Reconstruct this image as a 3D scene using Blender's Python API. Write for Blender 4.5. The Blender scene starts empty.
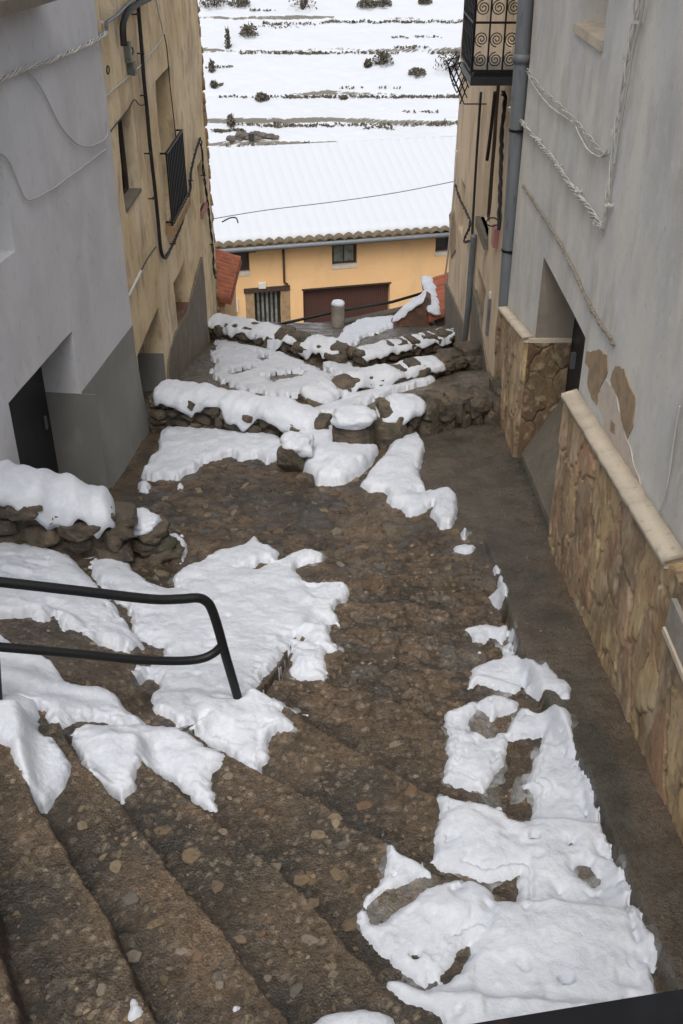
import bpy, math, random
import numpy as np
from mathutils import Vector, noise as mnoise
random.seed(7); rng = np.random.RandomState(11)
SC = bpy.context.scene; COL = SC.collection
FPX, PITCH, CX, CY, Z0 = 1028.0, math.radians(32.1), 341.5, 512.0, 4.6
CP, SP = math.cos(PITCH), math.sin(PITCH)

# ------------------------------------------------------------------ projection helpers
def ray(px, py):
    u, v = px-CX, CY-py
    return u, FPX*CP+v*SP, -FPX*SP+v*CP
def on_d(px, py, d):
    x, y, z = ray(px, py); k = -d/z
    return (x*k, y*k, Z0-d)
def on_y(px, py, Y):
    x, y, z = ray(px, py); k = Y/y
    return (x*k, Y, Z0+z*k)
class VP:                                   # vertical plane through two ground points; n points to the street
    def __init__(s, a, b, flip=1):
        s.a = np.array(a, float); s.b = np.array(b, float)
        s.t = (s.b-s.a)/np.linalg.norm(s.b-s.a); s.L = np.linalg.norm(s.b-s.a)
        s.n = np.array([-s.t[1], s.t[0]])*flip
    def hit(s, px, py, off=0.0):
        x, y, z = ray(px, py)
        k = ((s.a+s.n*off) @ s.n)/(x*s.n[0]+y*s.n[1])
        return np.array([x*k, y*k, Z0+z*k])
    def uz(s, px, py):
        p = s.hit(px, py); return (p[:2]-s.a) @ s.t, p[2]
    def P(s, u, z, off=0.0):
        q = s.a+s.t*u+s.n*off; return (q[0], q[1], z)
def CR(x0, y0, sc, pts): return [(x0+a*sc, y0+b*sc) for a, b in pts]

# ------------------------------------------------------------------ numpy noise
def _h(a, b, c):
    v = np.sin(a*127.1+b*311.7+c*74.7+3.1)*43758.5453
    return v-np.floor(v)
def vn(x, y, z=0.0):
    x = np.asarray(x, float); y = np.asarray(y, float); z = np.zeros_like(x)+z
    ix, iy, iz = np.floor(x), np.floor(y), np.floor(z); fx, fy, fz = x-ix, y-iy, z-iz
    fx = fx*fx*(3-2*fx); fy = fy*fy*(3-2*fy); fz = fz*fz*(3-2*fz)
    r = 0
    for dx in (0, 1):
        for dy in (0, 1):
            for dz in (0, 1):
                r = r+_h(ix+dx, iy+dy, iz+dz)*(fx if dx else 1-fx)*(fy if dy else 1-fy)*(fz if dz else 1-fz)
    return r*2-1
def fbm(x, y, z=0.0, o=4, g=.5):
    r, a, f, t = 0, 1., 1., 0.
    for i in range(o):
        r = r+a*vn(x*f+17*i, y*f-9*i, np.asarray(z)*f+5*i); t += a; a *= g; f *= 2.03
    return r/t
def voro(x, y, jit=.9):
    ix, iy = np.floor(x), np.floor(y)
    f1 = np.full(x.shape, 9.); f2 = np.full(x.shape, 9.); idx = np.zeros(x.shape); 
    for dx in (-1, 0, 1):
        for dy in (-1, 0, 1):
            cx, cy = ix+dx, iy+dy
            px = cx+.5+jit*(_h(cx, cy, 1.)-.5); py = cy+.5+jit*(_h(cx, cy, 2.)-.5)
            d = np.hypot(px-x, py-y); hid = _h(cx, cy, 7.)
            nw = d < f1
            f2 = np.where(nw, f1, np.minimum(f2, d)); idx = np.where(nw, hid, idx); f1 = np.where(nw, d, f1)
    return f1, f2, idx
def sstep(a, b, x):
    t = np.clip((x-a)/(b-a), 0, 1); return t*t*(3-2*t)
def inpoly(X, Y, poly):
    r = np.zeros(X.shape, bool); n = len(poly)
    for i in range(n):
        x1, y1 = poly[i]; x2, y2 = poly[(i+1) % n]
        if y1 == y2: continue
        c = ((y1 > Y) != (y2 > Y)) & (X < (x2-x1)*(Y-y1)/(y2-y1)+x1)
        r ^= c
    return r
def sdist(X, Y, poly):                       # + inside, - outside
    d = np.full(X.shape, 1e9); n = len(poly)
    for i in range(n):
        ax, ay = poly[i]; bx, by = poly[(i+1) % n]
        ex, ey = bx-ax, by-ay; L = ex*ex+ey*ey+1e-12
        t = np.clip(((X-ax)*ex+(Y-ay)*ey)/L, 0, 1)
        d = np.minimum(d, np.hypot(X-ax-t*ex, Y-ay-t*ey))
    return np.where(inpoly(X, Y, poly), d, -d)
def segd(X, Y, pts):
    d = np.full(X.shape, 1e9)
    for (ax, ay), (bx, by) in zip(pts[:-1], pts[1:]):
        ex, ey = bx-ax, by-ay; L = ex*ex+ey*ey+1e-12
        t = np.clip(((X-ax)*ex+(Y-ay)*ey)/L, 0, 1)
        d = np.minimum(d, np.hypot(X-ax-t*ex, Y-ay-t*ey))
    return d

# ------------------------------------------------------------------ object helpers
def tag(o, label=None, cat=None, group=None, kind=None):
    if label: o['label'] = label
    if cat: o['category'] = cat
    if group: o['group'] = group
    if kind: o['kind'] = kind
    return o
def empty(name, loc, label, cat, group=None):
    o = bpy.data.objects.new(name, None); COL.objects.link(o); o.location = loc; o.empty_display_size = .1
    return tag(o, label, cat, group)
def link(name, me, mat, parent=None):
    o = bpy.data.objects.new(name, me); COL.objects.link(o)
    for m in (mat if isinstance(mat, (list, tuple)) else [mat]): me.materials.append(m)
    if parent is not None:
        o.parent = parent
        p = parent; off = Vector((0, 0, 0))
        while p is not None: off += p.location; p = p.parent
        o.location = -off                     # geometry is written in world coordinates
    return o
class MB:
    def __init__(s): s.v = []; s.f = []; s.mi = []
    def add(s, V, F, mi=0):
        b = len(s.v); s.v += [tuple(map(float, p)) for p in V]; s.f += [tuple(b+i for i in f) for f in F]; s.mi += [mi]*len(F)
    def box(s, a, b, mi=0):
        (x0, y0, z0), (x1, y1, z1) = a, b
        s.add([(x0,y0,z0),(x1,y0,z0),(x1,y1,z0),(x0,y1,z0),(x0,y0,z1),(x1,y0,z1),(x1,y1,z1),(x0,y1,z1)],
              [(0,3,2,1),(4,5,6,7),(0,1,5,4),(1,2,6,5),(2,3,7,6),(3,0,4,7)], mi)
    def pbox(s, pl, u0, u1, z0, z1, o0, o1, mi=0):     # box on a vertical plane (offsets towards the street)
        P = pl.P
        s.add([P(u0,z0,o0),P(u1,z0,o0),P(u1,z0,o1),P(u0,z0,o1),P(u0,z1,o0),P(u1,z1,o0),P(u1,z1,o1),P(u0,z1,o1)],
              [(0,3,2,1),(4,5,6,7),(0,1,5,4),(1,2,6,5),(2,3,7,6),(3,0,4,7)], mi)
    def bar(s, a, b, w, h=None, mi=0):
        h = h or w; a = Vector(a); b = Vector(b); d = (b-a).normalized()
        up = Vector((0,0,1)) if abs(d.z) < .9 else Vector((0,1,0))
        r = d.cross(up).normalized()*w/2; q = r.cross(d).normalized()*h/2
        s.add([a-r-q,a+r-q,a+r+q,a-r+q,b-r-q,b+r-q,b+r+q,b-r+q],
              [(0,3,2,1),(4,5,6,7),(0,1,5,4),(1,2,6,5),(2,3,7,6),(3,0,4,7)], mi)
    def tube(s, pts, r, n=10, mi=0, cap=True):
        pts = [Vector(p) for p in pts]; rs = r if isinstance(r, (list, tuple)) else [r]*len(pts)
        V = []; prev = None
        for i, p in enumerate(pts):
            a = pts[max(i-1, 0)]; b = pts[min(i+1, len(pts)-1)]; d = (b-a)
            d = d.normalized() if d.length > 1e-9 else Vector((0,0,1))
            if prev is None:
                up = Vector((0,0,1)) if abs(d.z) < .9 else Vector((1,0,0)); e = d.cross(up).normalized()
            else:
                e = (prev-d*prev.dot(d)); e = e.normalized() if e.length > 1e-6 else d.orthogonal().normalized()
            prev = e; g = d.cross(e)
            for k in range(n):
                t = 2*math.pi*k/n; V.append(p+(e*math.cos(t)+g*math.sin(t))*rs[i])
        F = [(i*n+k, i*n+(k+1) % n, (i+1)*n+(k+1) % n, (i+1)*n+k) for i in range(len(pts)-1) for k in range(n)]
        if cap: F += [tuple(range(n-1, -1, -1)), tuple((len(pts)-1)*n+k for k in range(n))]
        s.add(V, F, mi)
    def build(s, name, mat, parent=None, smooth=False):
        me = bpy.data.meshes.new(name); me.from_pydata(s.v, [], s.f)
        me.polygons.foreach_set('material_index', s.mi)
        if smooth: me.polygons.foreach_set('use_smooth', [True]*len(s.f))
        me.update(); return link(name, me, mat, parent)
def smoothpath(pts, n=6):
    pts = [Vector(p) for p in pts]; out = []
    for i in range(len(pts)-1):
        p0 = pts[max(i-1,0)]; p1 = pts[i]; p2 = pts[i+1]; p3 = pts[min(i+2, len(pts)-1)]
        for k in range(n):
            t = k/n
            out.append(.5*((2*p1)+(p2-p0)*t+(2*p0-5*p1+4*p2-p3)*t*t+(3*p1-p0-3*p2+p3)*t**3))
    out.append(pts[-1]); return out
def gridmesh(name, V, F, mat, parent=None, col=None, smooth=True, attrs=None):
    me = bpy.data.meshes.new(name)
    V = np.ascontiguousarray(V, np.float32); F = np.ascontiguousarray(F, np.int32); n = len(F)
    me.vertices.add(len(V)); me.vertices.foreach_set('co', V.ravel())
    me.loops.add(n*4); me.loops.foreach_set('vertex_index', F.ravel())
    me.polygons.add(n); me.polygons.foreach_set('loop_start', np.arange(n, dtype=np.int32)*4)
    me.update(calc_edges=True)
    if smooth: me.polygons.foreach_set('use_smooth', np.ones(n, bool))
    if col is not None:
        a = me.color_attributes.new('Col', 'FLOAT_COLOR', 'POINT')
        c = np.ones((len(V), 4), np.float32); c[:, :col.shape[1]] = col; a.data.foreach_set('color', c.ravel())
    me.update(); return link(name, me, mat, parent)
def quads(nr, nc):
    i = np.arange(nr*nc).reshape(nr, nc)
    return np.stack([i[:-1,:-1], i[:-1,1:], i[1:,1:], i[1:,:-1]], -1).reshape(-1, 4)

# ------------------------------------------------------------------ materials
def newmat(name):
    m = bpy.data.materials.new(name); m.use_nodes = True
    return m, m.node_tree, m.node_tree.nodes['Principled BSDF']
def mat(name, base, layers=(), rough=.85, bump=.0, bscale=30, bdetail=6, metal=0, attr=False, rvar=None, pebble=None, spec=.4, bdist=.01):
    m, nt, bs = newmat(name); N = nt.nodes.new; L = nt.links.new
    tc = N('ShaderNodeTexCoord'); co = tc.outputs['Object']
    def mapn(sc):
        mp = N('ShaderNodeMapping'); mp.inputs['Scale'].default_value = sc if isinstance(sc, tuple) else (sc,)*3
        L(co, mp.inputs['Vector']); return mp.outputs[0]
    def nz(sc, det=6, rgh=.6, dist=0):
        n = N('ShaderNodeTexNoise'); n.inputs['Scale'].default_value = 1; n.inputs['Detail'].default_value = det
        n.inputs['Roughness'].default_value = rgh; n.inputs['Distortion'].default_value = dist
        L(mapn(sc), n.inputs['Vector']); return n.outputs['Fac']
    if attr:
        a = N('ShaderNodeVertexColor'); a.layer_name = 'Col'; cur = a.outputs['Color']
    else:
        r = N('ShaderNodeRGB'); r.outputs[0].default_value = (*base, 1); cur = r.outputs[0]
    for lay in layers:
        c, sc, lo, hi = lay[:4]; st = lay[4] if len(lay) > 4 else 1.; mode = lay[5] if len(lay) > 5 else 'MIX'
        mr = N('ShaderNodeMapRange'); mr.inputs[1].default_value = lo; mr.inputs[2].default_value = hi; mr.inputs[4].default_value = st
        L(nz(sc), mr.inputs[0])
        mx = N('ShaderNodeMix'); mx.data_type = 'RGBA'; mx.blend_type = mode
        L(mr.outputs[0], mx.inputs[0]); L(cur, mx.inputs[6]); mx.inputs[7].default_value = (*c, 1); cur = mx.outputs[2]
    L(cur, bs.inputs['Base Color'])
    bs.inputs['Roughness'].default_value = rough; bs.inputs['Metallic'].default_value = metal
    bs.inputs['Specular IOR Level'].default_value = spec
    if rvar:
        sc, a, b = rvar; mr = N('ShaderNodeMapRange'); mr.inputs[1].default_value = .4; mr.inputs[2].default_value = .65
        mr.inputs[3].default_value = a; mr.inputs[4].default_value = b; L(nz(sc), mr.inputs[0]); L(mr.outputs[0], bs.inputs['Roughness'])
    if bump:
        b = N('ShaderNodeBump'); b.inputs['Strength'].default_value = bump; b.inputs['Distance'].default_value = bdist
        L(nz(bscale, bdetail, .65), b.inputs['Height']); out = b.outputs[0]
        if pebble:
            v = N('ShaderNodeTexVoronoi'); v.inputs['Scale'].default_value = 1; L(mapn(pebble), v.inputs['Vector'])
            b2 = N('ShaderNodeBump'); b2.inputs['Strength'].default_value = bump*.8; b2.inputs['Distance'].default_value = bdist; b2.invert = True
            L(v.outputs['Distance'], b2.inputs['Height']); L(out, b2.inputs['Normal']); out = b2.outputs[0]
        L(out, bs.inputs['Normal'])
    return m
M = {}
M['grey_l'] = mat('pale_grey_render', (.60,.605,.63), [((.51,.515,.53),(.5,.5,.6),.42,.62,.8),((.66,.66,.67),(2.5,2.5,1.6),.5,.66,.6),((.44,.44,.44),(1.6,1.6,1.1),.5,.68,.5),((.40,.39,.37),(14,14,9),.58,.7,.4)], .9, .25, 55, 8, bdist=.004)
M['grey_base'] = mat('dark_grey_base_paint', (.24,.24,.225), [((.19,.19,.18),(1.2,1.2,.8),.4,.6,.8),((.29,.28,.26),(5,5,2),.55,.7,.6)], .75, .3, 60, 8, bdist=.004)
M['grey_r'] = mat('weathered_grey_render', (.66,.655,.625), [((.53,.53,.51),(.9,.9,.7),.42,.60,.9),((.74,.70,.62),(1.6,1.6,.6),.48,.66,.75),((.44,.41,.35),(2.2,2.2,1.1),.52,.68,.6),((.78,.76,.72),(9,9,7),.55,.7,.4),((.36,.33,.28),(24,24,16),.6,.7,.5)], .9, .35, 38, 9, bdist=.006)
M['jambr'] = mat('shade_toned_beige_render', (.30,.265,.215), [((.22,.19,.155),3,.45,.6,.7)], .9, .3, 40, 8, bdist=.005)  # beige with the shade of the doorway recess put into its colour
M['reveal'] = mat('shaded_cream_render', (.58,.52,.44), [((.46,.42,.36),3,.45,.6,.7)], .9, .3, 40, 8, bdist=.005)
M['yel_l'] = mat('stained_ochre_render', (.80,.65,.41), [((.64,.50,.30),(.8,.8,.9),.42,.6,.8),((.80,.69,.50),(1.5,1.5,.9),.48,.62,.8),((.42,.33,.23),(2.2,2.2,1.1),.50,.66,.75),((.30,.25,.19),(6,6,2.6),.54,.66,.6),((.5,.36,.2),(18,18,12),.58,.7,.5)], .92, .4, 35, 9, bdist=.006)
M['yel_r'] = mat('beige_render', (.72,.58,.41), [((.58,.46,.33),(1.,1.,.8),.42,.6,.8),((.38,.30,.22),(3,3,1.2),.52,.68,.6)], .92, .4, 40, 9, bdist=.005)
M['dampbase'] = mat('damp_cement_base', (.17,.15,.12), [((.235,.20,.15),3,.45,.65,.8),((.12,.105,.085),7,.5,.7,.7),((.17,.14,.10),24,.58,.7,.5)], .95, .8, 26, 9, bdist=.02)
M['cream'] = mat('orange_house_render', (.78,.50,.25), [((.70,.44,.22),(.35,.35,.5),.4,.62,.8),((.6,.41,.22),(1.2,1.2,.5),.54,.68,.5)], .9, .1, 20)
M['darkwood'] = mat('dark_wood', (.05,.032,.022), [((.09,.06,.04),(12,12,2),.5,.7,.7)], .7, .3, 40)
M['door'] = mat('near_black_door_paint', (.018,.02,.022), [((.03,.032,.034),(8,8,2),.5,.7,.6)], .5, .15, 60)
M['garage'] = mat('maroon_sheet_metal', (.095,.046,.036), [((.07,.036,.028),(1,1,.4),.45,.65,.6)], .5)
M['glass'] = mat('window_glass', (.03,.035,.04), (), .12, spec=.7)
M['pane_grey'] = mat('curtained_glass', (.22,.23,.20), [((.10,.11,.10),3,.45,.6,.8)], .25)
M['blkmetal'] = mat('black_iron', (.008,.008,.009), [((.02,.017,.015),30,.55,.7,.6)], .5, .12, 90, bdist=.002, spec=.3)
M['blkcable'] = mat('black_cable', (.018,.018,.018), (), .6)
M['greycable'] = mat('grey_white_cable', (.62,.59,.53), [((.34,.32,.29),12,.5,.65,.7)], .6)
M['palecable'] = mat('pale_grey_cable', (.45,.45,.43), (), .6)
M['zinc'] = mat('grey_pipe_paint', (.15,.165,.18), [((.21,.22,.23),(3,3,1),.5,.7,.7),((.06,.055,.05),(20,20,4),.55,.7,.6)], .45, .2, 60, bdist=.003)
M['conc'] = mat('weathered_concrete', (.33,.30,.26), [((.2,.19,.15),3,.45,.6,.8),((.3,.28,.24),11,.55,.7,.5)], .9, .5, 30)
M['mortar'] = mat('cream_mortar', (.62,.54,.42), [((.48,.41,.32),4,.45,.62,.7),((.3,.25,.19),17,.58,.7,.5)], .92, .6, 30, 8)
M['brown_peel'] = mat('bare_brown_undercoat', (.38,.28,.18), [((.28,.21,.13),9,.45,.6,.8)], .95, .5, 60, 8)
M['pale_peel'] = mat('faded_cream_paint', (.62,.54,.46), [((.50,.45,.39),8,.45,.65,.8)], .95, .3, 50)
M['stone'] = mat('mossy_dark_fieldstone', (.085,.068,.05), [((.155,.12,.083),5,.45,.62,.9),((.035,.032,.026),11,.48,.65,.8),((.055,.06,.028),3.5,.55,.68,.55)], .8, .9, 22, 9, bdist=.03, rvar=(5,.5,.9))
M['clad'] = mat('clad', (.3,.2,.1), [((.17,.125,.08),(5,5,3),.48,.62,.65),((.50,.40,.25),(13,13,9),.52,.64,.6),((.36,.19,.10),2.6,.54,.68,.45),((.10,.08,.06),(22,22,16),.56,.66,.5)], .78, .9, (34,34,24), 9, attr=True, bdist=.012)
M['ground'] = mat('wet_stone_and_concrete', (.1,.08,.06), [((.5,.5,.5),38,.50,.60,.7,'MULTIPLY'),((2.0,1.85,1.6),95,.57,.66,.8,'MULTIPLY'),((.35,.35,.35),120,.56,.66,.7,'MULTIPLY'),((.62,.6,.56),4.5,.45,.6,.7,'MULTIPLY')], .6, .75, 85, 8, attr=True, rvar=(4,.16,.7), pebble=90, bdist=.008)
M['snow'] = mat('old_wet_snow', (.62,.65,.70), [((.52,.555,.615),5,.42,.62,.7),((.70,.72,.76),22,.5,.65,.5)], .6, .6, 34, 8, bdist=.014, spec=.3)
M['slush'] = mat('grey_slush', (.15,.145,.135), [((.085,.072,.055),14,.42,.58,.9),((.34,.35,.36),9,.5,.62,.8)], .3, .6, 50, 6, bdist=.006, spec=.5)
M['snow_far'] = mat('snow', (.50,.525,.56), (), .7)
M['tile'] = mat('red_clay_tile', (.36,.115,.06), [((.24,.085,.05),(4,4,4),.42,.6,.8),((.46,.2,.12),14,.55,.7,.6)], .8, .4, 50)
M['tile_old'] = mat('lichened_clay_tile', (.10,.09,.06), [((.18,.12,.08),5,.45,.6,.8)], .9, .4, 30)
M['brick'] = mat('old_brick_and_stone', (.19,.095,.065), [((.11,.075,.055),6,.42,.58,.9),((.26,.17,.12),14,.55,.68,.7)], .9, .9, 20, 8, bdist=.03)
M['pink'] = mat('faded_pink_plastic', (.34,.16,.14), (), .6)
M['white'] = mat('white_plastic', (.62,.61,.58), (), .5)
M['greybox'] = mat('grey_green_box', (.15,.16,.14), [((.09,.09,.08),14,.5,.65,.7)], .6)
M['leaf'] = mat('dark_shrub_twigs', (.075,.068,.05), [((.12,.10,.07),2,.45,.6,.8)], .9)
M['bark'] = mat('bark', (.06,.045,.035), (), .9)
M['stonejamb'] = mat('tan_stone_jamb', (.35,.24,.13), [((.24,.17,.1),4,.45,.6,.8)], .9, .4, 20)
M['peelrail'] = mat('chipped_black_rail', (.008,.008,.009), [((.035,.018,.013),22,.58,.66,.7),((.014,.016,.02),9,.5,.62,.6)], .75, .2, 60, bdist=.003, spec=.12)

# ------------------------------------------------------------------ the ground: traced surface + fan of steps
ctrl = [(300,560,4.84),(400,560,4.80),(480,545,4.8),(330,520,4.93),(420,500,4.93),(470,460,4.98),(480,425,5.05),(400,460,5.02),(350,490,4.98),
 (250,500,5.0),(200,530,4.92),(180,480,5.1),(150,450,5.25),(230,440,5.25),(300,460,5.1),(310,435,5.2),
 (200,590,4.72),(150,600,4.62),(230,640,4.5),(200,690,4.32),(235,697,4.3),(280,600,4.7),(280,640,4.55),(150,690,4.3),(100,700,4.2),(60,690,4.08),
 (0,690,3.98),(0,640,4.2),(80,640,4.35),(130,650,4.45),(0,560,4.55),(60,560,4.65),(100,540,4.75),(0,525,4.7),(-60,690,3.7),(-60,560,4.4),(180,560,4.85),
 (103,487,5.25),(60,480,5.2),(20,480,5.2),(135,440,5.3),
 (260,385,5.9),(180,372,6.1),(205,340,6.75),(213,325,7.1),(260,372,6.15),(225,338,6.95),(260,349,6.8),(300,360,6.68),(335,368,6.62),(355,374,6.7),(400,362,6.8),(440,352,6.95),(350,396,5.6),(470,372,5.5),(420,386,5.6),
 (500,372,5.5),(370,330,7.3),(400,320,7.5),(340,328,7.55),(280,324,7.5),(310,415,5.55),(440,330,7.1)]
CP_ = np.array([on_d(*c) for c in ctrl])
def tps_fit(P):
    n = len(P); D = np.hypot(P[:,None,0]-P[None,:,0], P[:,None,1]-P[None,:,1])
    K = D+np.eye(n)*-.05
    A = np.zeros((n+3, n+3)); A[:n,:n] = K; A[:n,n] = 1; A[:n,n+1:] = P[:,:2]; A[n:,:n] = A[:n,n:].T
    return np.linalg.solve(A, np.concatenate([P[:,2], np.zeros(3)]))
W_ = tps_fit(CP_)
def base_z(X, Y):
    r = W_[-3]+W_[-2]*X+W_[-1]*Y
    for i in range(len(CP_)): r = r+W_[i]*np.hypot(X-CP_[i,0], Y-CP_[i,1])
    return r
E = [  # (depth of the upper tread below the camera, nosing line in the photo left to right)
 (4.73,[(290,584),(345,575),(400,576),(470,582),(492,590)]),
 (4.64,[(318,603),(360,601),(420,604),(470,612),(505,622)]),
 (4.545,[(305,628),(350,627),(420,632),(480,642),(515,652)]),
 (4.45,[(289,651),(340,652),(410,660),(470,674),(530,688)]),
 (4.35,[(272,679),(330,682),(400,700),(450,730),(507,742),(560,750)]),
 (4.22,[(250,695),(290,707),(350,745),(430,793),(533,820),(590,826)]),
 (4.06,[(192,731),(223,751),(256,768),(340,811),(390,842),(429,868),(516,898),(620,910)]),
 (3.91,[(138,738),(139,757),(215,813),(287,875),(340,935),(384,980),(440,992),(620,1010)]),
 (3.76,[(60,722),(72,745),(123,803),(205,911),(262,990),(330,1060),(430,1120),(640,1150)]),
 (3.60,[(18,704),(30,780),(51,823),(102,905),(159,1018),(230,1140),(400,1250),(640,1300)]),
 (3.44,[(-60,700),(-45,820),(0,926),(26,1024),(80,1180),(250,1400),(500,1500)]),
]
EW = [(d, [on_d(x, y, d) for x, y in pl]) for d, pl in E]
def step_poly(k):
    pts = [p[:2] for p in EW[k][1]]
    left = [EW[j][1][0][:2] for j in range(len(EW)-1, k, -1)]
    return [(-9, left[0][1] if left else pts[0][1])]+left+pts+[(3.0, pts[-1][1]-.05), (3.0, -9), (-9, -9)]
def xb(Y): return 1.20+.16*sstep(5.6, 3.6, Y)
RF = [-6,0,.55,2.0,3.5,4.7,6.8,8.9,10.4,13,18.5]; RD = [1.65,1.7,3.3,3.72,4.12,4.32,4.68,4.93,5.1,5.7,7.2]
def ground_z(X, Y, detail=True):
    w = .020*fbm(X*3, Y*3, 5, 3) + .012*fbm(X*14, Y*14, 9, 3)
    Xw, Yw = X+w, Y+.8*w
    z = base_z(X, Y)
    zn = np.full(X.shape, -9.); 
    for k, (d, pl) in enumerate(EW):
        sd = sdist(Xw, Yw, step_poly(k))
        zt = Z0-d-.035*np.clip(-sd*0+.0,0,1)
        t = sstep(-.014, .016, sd)
        zk = (Z0-d)
        prev = np.minimum(z, zk-.02) if k == 0 else np.where(zn > -8, zn, zk-.14)
        zn = np.where(t > 0, prev*(1-t)+zk*t, zn)
    inside = zn > -8
    z = np.where(inside, zn, z)
    # ledges on the left descending side path
    for pl, dz, wd in LEDGE:
        d = sdist(Xw, Yw, pl); z = z+dz*sstep(-.02, .02, d)
    zr = Z0-np.interp(Y, RF, RD)
    k = sstep(-.015, .02, X+.5*w-xb(Y))*(Y < 7.6)
    k = np.where(Y > 6.6, k*sstep(7.6, 6.6, Y), k)
    z = z*(1-k)+zr*k
    # upper terrace under the camera
    ter = sstep(.52, .47, Y); z = z*(1-ter)+(Z0-1.68)*ter
    # past the far parapet the slope drops away to the lower street
    edge = 19.3+.22*X
    far = np.interp(Y-edge, [0, .3, 3, 22, 27, 60], [0, -1.9, -3.6, -9.8, -10.6, -12.5])
    z = np.where(Y > edge, (Z0-7.7)+far, z)
    return z
LEDGE = []
def lp(pts, d): return [on_d(x, y, d)[:2] for x, y in pts]
LEDGE.append((lp([(-150,585),(0,612),(70,622),(105,655),(150,700),(120,728),(0,730),(-150,730)], 4.25), .07, 0))
LEDGE.append((lp([(-150,520),(0,530),(70,560),(110,590),(140,655),(140,735),(-150,735)], 4.5), .06, 0))

nx = 500
gx = np.linspace(-3.0, 1.98, nx)
gy = [0.40]
while gy[-1] < 20.0:
    y = gy[-1]; gy.append(y+(.05 if y < 1.8 else (.0105 if y < 5.5 else .0105+.014*(y-5.5)/5)))
gy = np.array(gy); GX, GY = np.meshgrid(gx, gy)
GZ0 = ground_z(GX, GY)
def sampleg(x, y, G):
    j = np.clip(np.interp(y, gy, np.arange(len(gy))), 0, len(gy)-1.001); i = np.clip((x-gx[0])/(gx[1]-gx[0]), 0, nx-1.001)
    j0 = np.floor(j).astype(int); i0 = np.floor(i).astype(int); fj = j-j0; fi = i-i0
    return G[j0,i0]*(1-fj)*(1-fi)+G[j0,i0+1]*(1-fj)*fi+G[j0+1,i0]*fj*(1-fi)+G[j0+1,i0+1]*fj*fi
def cast(px, py, G=None, lift=0.):
    G = GZ0 if G is None else G
    x, y, z = ray(px, py); k = np.linspace(1.5, 21, 3000)/y
    X, Y, Z = x*k, y*k, Z0+z*k
    g = sampleg(X, Y, G)+lift; w = np.where(Z < g)[0]
    if len(w) == 0: return X[-1], Y[-1]
    i = w[0]; 
    if i == 0: return X[0], Y[0]
    a, b = Z[i-1]-g[i-1], Z[i]-g[i]; t = a/(a-b+1e-12)
    return X[i-1]+(X[i]-X[i-1])*t, Y[i-1]+(Y[i]-Y[i-1])*t

# relief and colour of the walking surface
def zone(poly, soft=.08):
    P = [cast(*p) for p in poly]; return sstep(-soft, soft, sdist(GX, GY, P)+.05*fbm(GX*6, GY*6, 2, 3))
strip = sstep(-.02, .03, GX-xb(GY))*(GY < 8) + (GY >= 8)*0
landing = zone([(395,415),(515,430),(560,530),(500,600),(480,560),(430,500),(400,450)], .1)
smooth = np.clip(strip+landing, 0, 1)
rub = zone([(130,490),(240,440),(300,480),(420,510),(500,570),(510,720),(300,720),(260,560),(170,560)], .15)
f1, f2, cid = voro(GX*5+1.2*fbm(GX*3, GY*3, 1, 5), GY*7+1.2*fbm(GX*3, GY*3, 8, 5))
cob = sstep(.02, .25, f2-f1)
g1, g2, gid = voro(GX*11+.4*fbm(GX*6, GY*6, 3, 2), GY*11)
peb = (gid > .86)*sstep(.5, .36, g1)*sstep(.03, .12, g2-g1)*(GY < 7)
h1, h2, hid = voro(GX*27, GY*27)
pe2 = (hid > .8)*sstep(.48, .3, h1)*(GY < 7)
# bigger embedded flat stones, where the photo shows them
stones = [((302,880),(10,7)),((310,905),(9,7)),((335,818),(9,13)),((343,845),(7,5)),((275,868),(8,4)),((311,878),(14,11)),((156,924),(12,10)),
 ((217,887),(9,7)),((115,867),(10,7)),((131,900),(9,7)),((134,957),(9,6)),((365,805),(10,10)),((192,855),(13,7)),((162,832),(11,9)),((82,826),(7,8)),
 ((218,978),(7,5)),((310,940),(9,14)),((262,812),(6,4)),((338,875),(12,9)),((25,862),(6,4)),((318,835),(8,12)),((296,990),(10,12)),((395,745),(9,6)),
 ((412,790),(9,7)),((470,880),(9,6)),((350,925),(10,8)),((240,940),(8,6))]
big = np.zeros(GX.shape); bigc = np.zeros(GX.shape)
for q, ((px, py), (a, b)) in enumerate(stones):
    c = np.array(cast(px, py)); ex = np.array(cast(px+a, py))-c; ey = np.array(cast(px, py-b))-c
    ra, rb = max(np.hypot(*ex), .03), min(max(np.hypot(*ey), .03), .09)
    an = random.uniform(-.6, .6); dx = (GX-c[0]); dy = (GY-c[1]); u = (dx*math.cos(an)+dy*math.sin(an))/ra; v = (-dx*math.sin(an)+dy*math.cos(an))/rb
    r = (abs(u)**2.6+abs(v)**2.6)**(1/2.6)+.18*fbm(GX*22, GY*22, q, 2)
    m = sstep(1.05, .95, r); big = np.maximum(big, m); bigc = np.where(m > .3, (q*.618) % 1, bigc)
far_ = sstep(6.5, 8.0, GY)
rough_amt = (1-smooth)*(1-.25*far_)
rel = rough_amt*(.010*fbm(GX*9, GY*9, 4, 4)+.006*fbm(GX*40, GY*40, 6, 3)) + smooth*.003*fbm(GX*12, GY*12, 4, 4)
rel += (1-smooth)*.006*(np.abs(fbm(GX*18, GY*18, 44, 3))) + rough_amt*rub*.012*(cob-.6)*(.5+cid) + rough_amt*(.008*peb+.005*pe2)
GZ = GZ0+rel
def mixc(a, b, t): return a*(1-t[...,None])+np.array(b)*t[...,None]
C = np.zeros(GX.shape+(3,))+np.array((.112,.080,.050))
C = mixc(C, (.070,.056,.040), sstep(-.1, .35, fbm(GX*2.2, GY*2.2, 11, 4)))
C = mixc(C, (.155,.105,.062), sstep(.1, .5, fbm(GX*3.1, GY*3.1, 21, 4))*.8)
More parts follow.
